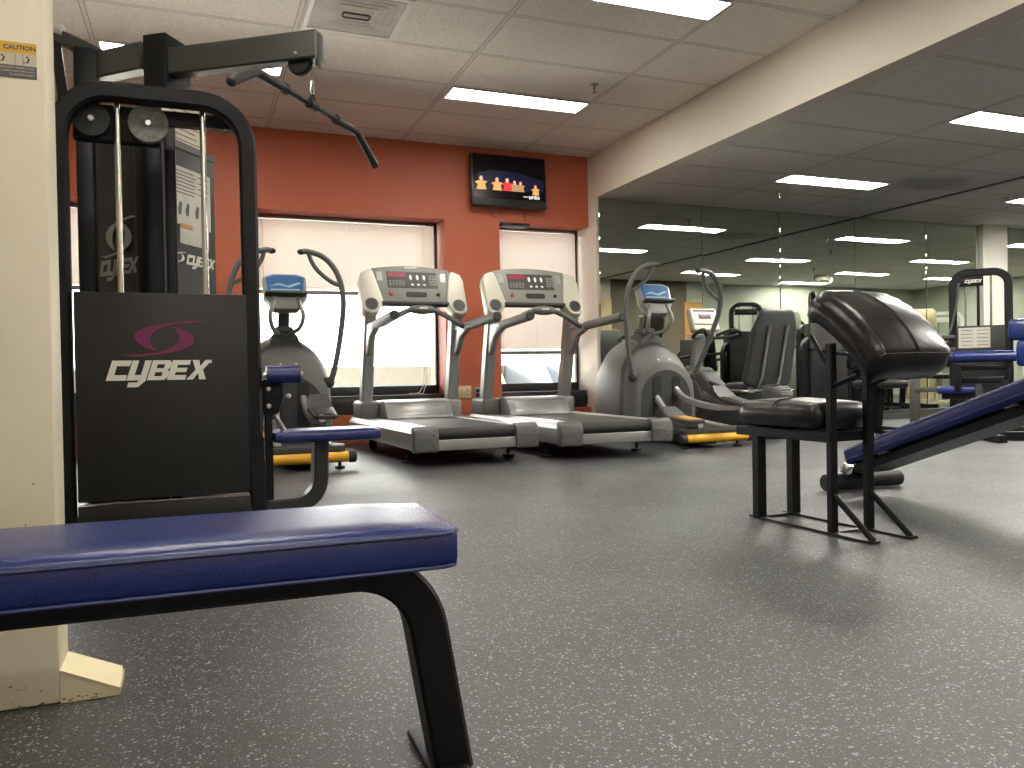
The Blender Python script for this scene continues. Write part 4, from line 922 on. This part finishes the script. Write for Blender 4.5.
# lat bar, hanging from the cable
lbx = thing('lat_pulldown_bar', 'black bent lat pulldown bar hanging from the weight machine beam', 'pulldown bar', (HP.x, HP.y, 1.955))
C0 = Vector((HP.x, HP.y, 1.955)); dv = Vector((.62, .785, 0)).normalized()
pts = [C0 - dv*.63 + Vector((0, 0, -.10)), C0 - dv*.455, C0 + dv*.455, C0 + dv*.66 + Vector((0, 0, -.125))]
b = MB(); b.tube(fillet(pts, .05), .0145, 12); b.build('bar', M_BLACKM, lbx, world=True)
for s, e0, e1 in ((-1, pts[0], pts[1]), (1, pts[3], pts[2])):
    q = fillet([e0, e1, C0 + dv*s*.24], .05)
    b = MB(); b.tube(q, .0205, 12); b.ball(e0, .023, 12); g = b.build('grip', M_RUBBER, lbx, world=True)
    b = MB(); b.disc(C0 + dv*s*.235, dv, .0245, .03, 14); b.build('grip_collar', M_RUBBER, g, world=True)
b = MB(); b.disc(C0, dv, .024, .07, 14); b.box((C0.x, C0.y, C0.z+.03), (.025, .025, .04), bev=.004); b.build('swivel', M_BLACKM, lbx, world=True)
b = MB(); b.tube(fillet([C0 + Vector((0, 0, .04)), C0 + dv*.016 + Vector((0, 0, .06)), C0 + dv*.006 + Vector((0, 0, .115)), C0 - dv*.006 + Vector((0, 0, .115)), C0 - dv*.016 + Vector((0, 0, .06)), C0 + Vector((0, 0, .04))], .008), .004, 8); b.build('carabiner', M_STEEL, lbx, world=True)

# ---- preacher curl bench
pb = thing('preacher_curl_bench', 'black leather preacher curl bench on a welded frame in the right foreground', 'weight bench', (2.38, 2.55, 0))
axd = Vector((.04, -.999, 0)).normalized(); sdd = Vector((.999, .04, 0)).normalized()
def pbp(a, s, z): return Vector((2.352, 2.832, 0)) + axd*a + sdd*s + Vector((0, 0, z))     # a: along towards the camera, s: to the right
b = MB()
for s in (-.095, .095): b.box(pbp(.285, s, .006), (.04, .66, .008), rot=(0, 0, rad(2.3)))
for a in (.0, .40): b.box(pbp(a, 0, .006), (.20, .03, .008), rot=(0, 0, rad(2.3)))
b.build('base_frame', mat('worn_black_steel', (.030, .030, .026), .38, .2, var=.3, vscale=9), pb, world=True)
for s in (-.095, .095):
    b = MB(); b.rect([pbp(0, s, 0), pbp(0, s, .37)], .044, .044, up=(1, 0, 0), r=.004); b.build('seat_leg', M_BLACKM, pb, world=True)
    b = MB(); b.rect([pbp(.41, s, 0), pbp(.41, s, .735)], .032, .032, up=(1, 0, 0), r=.004); b.build('arm_post', M_BLACKM, pb, world=True)
    b = MB(); b.tube([pbp(.415, s, .155), pbp(.60, s, .012)], .012, 8); b.build('brace', M_BLACKM, pb, world=True)
    b = MB(); b.tube([pbp(.41, s, .62), pbp(.31, s, .77)], .010, 8); b.tube([pbp(.41, s, .57), pbp(.54, s, .615)], .010, 8); b.build('pad_strut', M_BLACKM, pb, world=True)
b = MB()
for s in (-.10, .10): b.rect([pbp(-.12, s, .375), pbp(.42, s, .375)], .035, .04)
for a in (-.10, .38): b.rect([pbp(a, -.11, .375), pbp(a, .11, .375)], .035, .04)
b.build('seat_frame', M_BLACKM, pb, world=True)
def soft_pad(mb, O, ex, ey, ez, w, l, th, bulge=.02, roll=.035, curve=0.0, nx=18, ny=20, wr=0.0):
    """upholstered pad: ex across, ey along, ez thickness; puffy top with a rolled edge, optionally curved along ey"""
    t = bmesh.new(); V = {}
    def top(i, j, side):
        u = -1 + 2*i/nx; v = -1 + 2*j/ny
        eu = 1 - abs(u); ev = 1 - abs(v)
        e = min(eu*w/2, ev*l/2)
        k = min(1, e/roll); rnd = math.sqrt(max(0, 1 - (1-k)**2))
        z = side*(th/2)*rnd + (bulge*(1-u*u)*(1-v*v) if side > 0 else 0)
        z += -curve*v*v*l
        if wr and side > 0: z += wr*math.exp(-eu*7)*math.sin(v*22+u*3)*(rnd)
        return Vector((u*w/2*math.sqrt(1-.16*v**6), v*l/2*math.sqrt(1-.16*u**6), z))
    R = Matrix((ex, ey, ez)).transposed()
    for side in (1, -1):
        for i in range(nx+1):
            for j in range(ny+1):
                if side == -1 and (i in (0, nx) or j in (0, ny)): V[(side, i, j)] = V[(1, i, j)]; continue
                V[(side, i, j)] = t.verts.new(Vector(O) + R @ top(i, j, side))
    for side in (1, -1):
        for i in range(nx):
            for j in range(ny):
                q = [V[(side, i, j)], V[(side, i+1, j)], V[(side, i+1, j+1)], V[(side, i, j+1)]]
                try: t.faces.new(q if side > 0 else q[::-1])
                except ValueError: pass
    mb.merge(t)
# seat cushion
Z3 = Vector((0, 0, 1))
b = MB(); soft_pad(b, pbp(.135, .01, .452), sdd, -axd, Z3, .30, .50, .105, .016, .04, wr=.002); st = b.build('seat_cushion', M_LEATHER, pb, world=True, ang=80)
b = MB(); b.tube(spline([pbp(.135, s, .452 + .0525 + .016*(1-(s/.15)**2) - (.028 if abs(s) > .135 else .004 if abs(s) > .12 else 0)) for s in (-.145, -.125, -.08, 0, .08, .125, .145)], 4), .003, 6); b.build('cushion_seam', M_RUBBER, st, world=True)
# arm pad: slopes down towards the camera, back edge high
ey = Vector((axd.x*.765, axd.y*.765, -.645)).normalized(); ez = sdd.cross(ey); ez = ez if ez.z > 0 else -ez
pc = Vector((2.478, 2.375, .792))
b = MB(); soft_pad(b, pc, sdd, ey, ez, .405, .45, .125, .022, .03, curve=.07, wr=.004); ap = b.build('arm_pad', M_LEATHER, pb, world=True, ang=80)
def padpt(u, v, off=.001):
    e = min((1-abs(u))*.2025, (1-abs(v))*.225); k = min(1, e/.030); rnd = math.sqrt(max(0, 1-(1-k)**2))
    z = .0625*rnd + .022*(1-u*u)*(1-v*v) - .07*v*v*.45 + off
    return pc + sdd*(u*.2025) + ey*(v*.225) + ez*z
b = MB(); b.tube([padpt(.0, -.97+1.94*k/24) for k in range(25)], .003, 6); b.build('pad_seam', M_RUBBER, ap, world=True)
b = MB(); b.tube([padpt(-.95+1.9*k/20, .90) for k in range(21)], .003, 6); b.build('pad_piping', M_RUBBER, ap, world=True)

# ---- blue decline bench, low end to the left, rising towards the camera
db = thing('decline_bench', 'blue padded decline bench sloping up to the right edge of the photo', 'weight bench', (3.25, 2.7, 0))
kz = .375; e1 = Vector((0, -1, kz)).normalized(); e3 = Vector((0, kz, 1)).normalized(); e2 = Vector((1, 0, 0))
def dbp(a, x, h): return Vector((3.235, 3.22, .225)) + e1*a + e2*x + e3*h
R_ = Matrix((e2, e1, e3)).transposed()
b = MB(); c = dbp(.62, 0, -.045); b.pad(c, (.30, 1.24, .09), .02, rot=R_); pd = b.build('back_pad', M_BLUE, db, world=True)
for h in (-.018, -.062):
    b = MB(); b.tube(fillet([dbp(.62, -.1505, h), dbp(1.2405, -.1505, h), dbp(1.2405, .1505, h), dbp(-.0005, .1505, h), dbp(-.0005, -.1505, h), dbp(.62, -.1505, h)], .03), .0025, 6); b.build('piping', M_BLUEP, pd, world=True)
b = MB(); b.rect([dbp(.02, 0, -.113), dbp(1.45, 0, -.113)], .24, .045, up=e3, r=.006); b.build('main_beam', M_BLACKM, db, world=True)
b = MB()
for a in (.25, .95): b.box(dbp(a, -.02, -.092), (.26, .05, .008), rot=R_)
b.build('pad_bracket', M_SHADEGREY, db, world=True)
b = MB(); b.tube([(3.045, 3.29, .045), (3.53, 3.27, .045)], .042, 18); b.mi = 1
for x in (3.042, 3.533): b.disc((x, 3.28, .045), (1, 0, 0), .034, .006, 18)
b.build('floor_tube', [M_RUBBER, M_BELT], db, world=True)
b = MB(); b.rect([(3.25, 3.28, .05), (3.25, 3.19, .16)], .055, .05, up=(0, 1, 0)); b.build('low_post', M_BLACKM, db, world=True)
b = MB(); b.box((3.18, 3.26, .115), (.10, .05, .05), rot=(rad(20), 0, rad(14)), bev=.008); b.build('hinge_bracket', M_CHROME, db, world=True)
b = MB(); b.rect(fillet([(3.235, 1.95, .55), (3.235, 2.05, .04), (3.235, 1.6, .04)], .1), .06, .06, up=(0, 1, 0)); b.rect([(2.95, 1.6, .035), (3.52, 1.6, .035)], .06, .06); b.build('high_stand', M_BLACKM, db, world=True)
for z, a in ((.05, 1.50), (.16, 1.42)):
    b = MB(); p = dbp(a, 0, z); b.tube([p - e2*.24, p + e2*.24], .05, 18); b.build('leg_roller', M_BLUE, db, world=True)
b = MB(); b.rect([dbp(1.44, 0, -.12), dbp(1.5, 0, .05), dbp(1.42, 0, .16)], .04, .04, up=e1); b.build('roller_arm', M_BLACKM, db, world=True)

# ---- seated leg machine with blue pads, far right in front of the mirror
vr = Vector((.79, .615, 0)).normalized(); rr = Vector((vr.y, -vr.x, 0))     # away from / right of the view there
LM = Vector((7.06, 5.55, 0))
lm = thing('leg_machine', 'seated leg machine with blue pads and arched weight tower by the pale pilaster', 'weight machine', tuple(LM))
RL = Matrix((rr, vr, Z3)).transposed()
def lp(r, d, z): return LM + rr*r + vr*d + Vector((0, 0, z))
def lb_(mb, r, d, z, sr, sd_, sz, bev=.005): mb.box(lp(r, d, z), (sr, sd_, sz), rot=RL, bev=bev)
b = MB(); TW = 1.15
b.rect(fillet([lp(.262, TW, 0), lp(.262, TW, 1.66), lp(-.262, TW, 1.66), lp(-.262, TW, 0)], .14, 8), .065, .08, up=rr, r=.01); tw = b.build('tower_arch', M_BLACKM, lm, world=True)
b = MB(); lb_(b, 0, TW, .58, .48, .06, 1.0); b.build('tower_shroud', M_CHAR, tw, world=True)
b = MB(); lb_(b, -.06, TW-.035, .95, .30, .004, .22, 0); b.mi = 1
for k in range(5):
    for q in range(2): lb_(b, -.13+.15*q, TW-.038, .87+.04*k, .11, .002, .007, 0)
b.build('placard', [M_PAPER, M_INK], tw, world=True)
for r in (-.14, .10):
    b = MB(); b.tube([lp(r, TW+.03, 1.05), lp(r, TW+.03, 1.64)], .011, 10); b.build('guide_rod', M_ROD, tw, world=True)
b = MB(); lb_(b, -.02, TW+.03, 1.37, .03, .03, .62); lb_(b, -.09, TW, 1.565, .24, .05, .10); b.build('cable_carriage', M_BLACKM, tw, world=True)
b = MB(); word(b, 'CYBEX', frame(lp(-.15, TW-.027, 1.55), rr, Z3, -vr), .035, pitch=.9); b.build('tower_logo', M_LOGO, tw, world=True)
b = MB(); b.tube(spline([lp(-.30, TW-.1, 1.0), lp(-.27, TW-.07, 1.1), lp(-.23, TW-.05, 1.30), lp(-.20, TW-.02, 1.55)], 5), .010, 8); b.build('cable_guide', M_SHADEGREY, tw, world=True)
b = MB(); b.tube([lp(-.26, .22, .735), lp(.30, .22, .735)], .056, 18); b.build('thigh_pad', M_BLUE, lm, world=True)
b = MB(); lb_(b, .03, .30, .62, .50, .05, .05); lb_(b, -.20, .28, .52, .06, .06, .28); lb_(b, .24, .3, .55, .05, .06, .22); lb_(b, .02, .33, .50, .40, .04, .06); b.build('pad_frame', M_BLACKM, lm, world=True)
b = MB(); b.pad(lp(.40, .55, 1.0), (.32, .12, .22), .05, rot=RL); b.build('head_pad', M_BLUE, lm, world=True)
b = MB(); b.pad(lp(.46, .50, .76), (.30, .11, .26), .04, rot=RL); b.build('back_pad', M_BLUE, lm, world=True)
b = MB(); b.pad(lp(-.18, .45, .40), (.42, .40, .08), .03, rot=RL); b.build('seat_pad', M_BLUE, lm, world=True)
b = MB(); lb_(b, -.1, .45, .33, .5, .05, .05); lb_(b, -.10, .55, .18, .06, .06, .3); lb_(b, -.61, .6, .30, .10, .06, .60); lb_(b, -.35, .58, .40, .5, .05, .05); b.build('seat_frame', M_SHADEGREY, lm, world=True)
b = MB()
lb_(b, 0, .0, .03, 1.0, .06, .06); lb_(b, .0, .62, .03, 1.3, .06, .06); lb_(b, .22, .6, .03, .06, 1.3, .06); lb_(b, -.61, .55, .03, .06, .5, .06)
b.rect([lp(.30, .0, .05), lp(.20, .05, .50)], .06, .06, up=vr); b.rect([lp(.0, .0, .05), lp(-.02, .25, .45)], .06, .06, up=vr); b.build('base_frame', M_BLACKM, lm, world=True)
b = MB(); b.rect([lp(-.36, .3, .76), lp(-.30, .3, .9)], .03, .03, up=vr); b.mi = 1; b.tube([lp(-.42, .3, .93), lp(-.22, .3, .93)], .03, 10); b.tube([lp(-.36, .28, .80), lp(-.22, .28, .80)], .035, 10); b.build('adjust_handles', [M_CHROME, M_RUBBER], lm, world=True)

# ================================================================== machines of the right bay (they show in the mirrors)
def make_station(lb, loc, rz, fm, sm, pm, h=1.9, w=.62, seat=True, head=None):
    t = thing('weight_station', lb, 'weight machine', loc, rz, 'weight machines of the mirrored bay')
    b = MB(); b.rect(fillet([(-w/2, -.05, 0), (-w/2, -.05, h), (w/2, -.05, h), (w/2, -.05, 0)], .15, 7), .07, .07, up=(1, 0, 0), r=.008); b.build('arch_frame', fm, t)
    b = MB(); b.box((0, -.05, .60), (w-.10, .12, 1.05), bev=.012); b.build('weight_shroud', sm, t)
    for x in (-.12, .12):
        b = MB(); b.tube([(x, -.05, 1.1), (x, -.05, h-.03)], .012, 8); b.build('guide_rod', M_ROD, t)
    b = MB(); b.box((0, -.05, h-.13), (w-.12, .06, .10), bev=.01); b.build('top_plate', fm, t)
    b = MB(); b.rect([(0, 0, .04), (0, 1.25, .04)], .08, .07); b.rect([(-.3, 1.2, .035), (.3, 1.2, .035)], .06, .06); b.rect([(-.33, -.05, .035), (.33, -.05, .035)], .08, .07); b.build('base_frame', fm, t)
    if seat:
        b = MB(); b.rect([(0, .75, .05), (0, .80, .44)], .07, .07, up=(0, 1, 0)); b.rect([(0, .42, .05), (0, .46, 1.0)], .07, .06, up=(0, 1, 0)); b.build('seat_post', fm, t)
        b = MB(); b.pad((0, .80, .48), (.36, .38, .08), .03); b.build('seat_pad', pm, t)
        b = MB(); b.pad((0, .54, .88), (.30, .09, .52), .04, rot=(rad(-8), 0, 0)); b.build('back_pad', pm, t)
        for s in (-1, 1):
            b = MB(); b.tube(fillet([(s*.20, -.04, min(1.35, h-.12)), (s*.38, .45, min(1.25, h-.16)), (s*.38, .80, min(1.02, h-.2)), (s*.26, .92, min(1.0, h-.22))], .1), .02, 9); b.build('press_arm', fm, t)
    if head:
        b = MB(); b.prism(rounded([(-.24, -.16), (.24, -.16), (.24, .10), (.18, .17), (-.18, .17), (-.24, .10)], .04), .05, Matrix.Translation((0, .02, 1.5)) @ XZ(), bev=.01); b.build('head_shroud', head, t)
    return t
M_BEIGES = mat('beige_shroud', (.55, .47, .27), .45, var=.04)
M_GREYS = mat('grey_shroud', (.26, .27, .23), .45)
make_station('black weight machine with rounded arch, seen in the mirror above the bike console', (8.62, 4.0, 0), rad(20), M_BLACKM, M_CHAR, M_BLUE, 1.75, .5)
make_station('grey green weight machine seen in the mirror right of the bike seat back', (9.9, 3.5, 0), rad(10), M_BLACKM, M_GREYS, M_LEATHER, 1.5, .7, head=M_GREYS)
make_station('weight machine with beige head panel, seen in the mirror right of the padded arm rest', (12.0, 4.5, 0), rad(30), M_STEELM, M_BEIGES, M_LEATHER, 1.25, .6, head=M_BEIGES)
make_station('white framed weight machine seen in the mirror through the arched weight tower', (13.9, 3.4, 0), rad(35), M_WHITEPL, M_GREYS, M_LEATHER, 1.7, .6)
make_station('low black weight machine seen in the mirror behind the black leather seat', (9.0, 5.1, 0), rad(-15), M_BLACKM, M_CHAR, M_LEATHER, 1.3, .55)
make_station('black weight machine with dark pads, seen in the mirror behind the padded arm rest', (10.7, 4.7, 0), rad(15), M_BLACKM, M_CHAR, M_LEATHER, 1.55, .6)
make_station('red backed weight machine seen in the mirror at the right edge of the photo', (15.0, 4.6, 0), rad(50), M_WHITEPL, mat('red_shroud', (.35, .05, .02), .5), M_LEATHER, 1.5, .6)
make_bike('dark recumbent bike seen in the mirror behind the grey recumbent bike', (7.75, 3.9, 0), rad(150), True)
make_station('short black weight machine seen in the mirror left of the bike seat back', (7.35, 4.3, 0), rad(60), M_BLACKM, M_CHAR, M_LEATHER, .95, .55, False)
make_station('low black weight machine standing before the mirror, right of the bike', (6.32, 6.75, 0), rad(172), M_BLACKM, M_CHAR, M_LEATHER, .98, .55)
# the end of another bench just outside the frame: only a foot plate shows at the right edge
dup(fb, (4.93, 2.98, 0), rad(4), 'bench whose black foot plate just shows on the floor at the right photo edge')
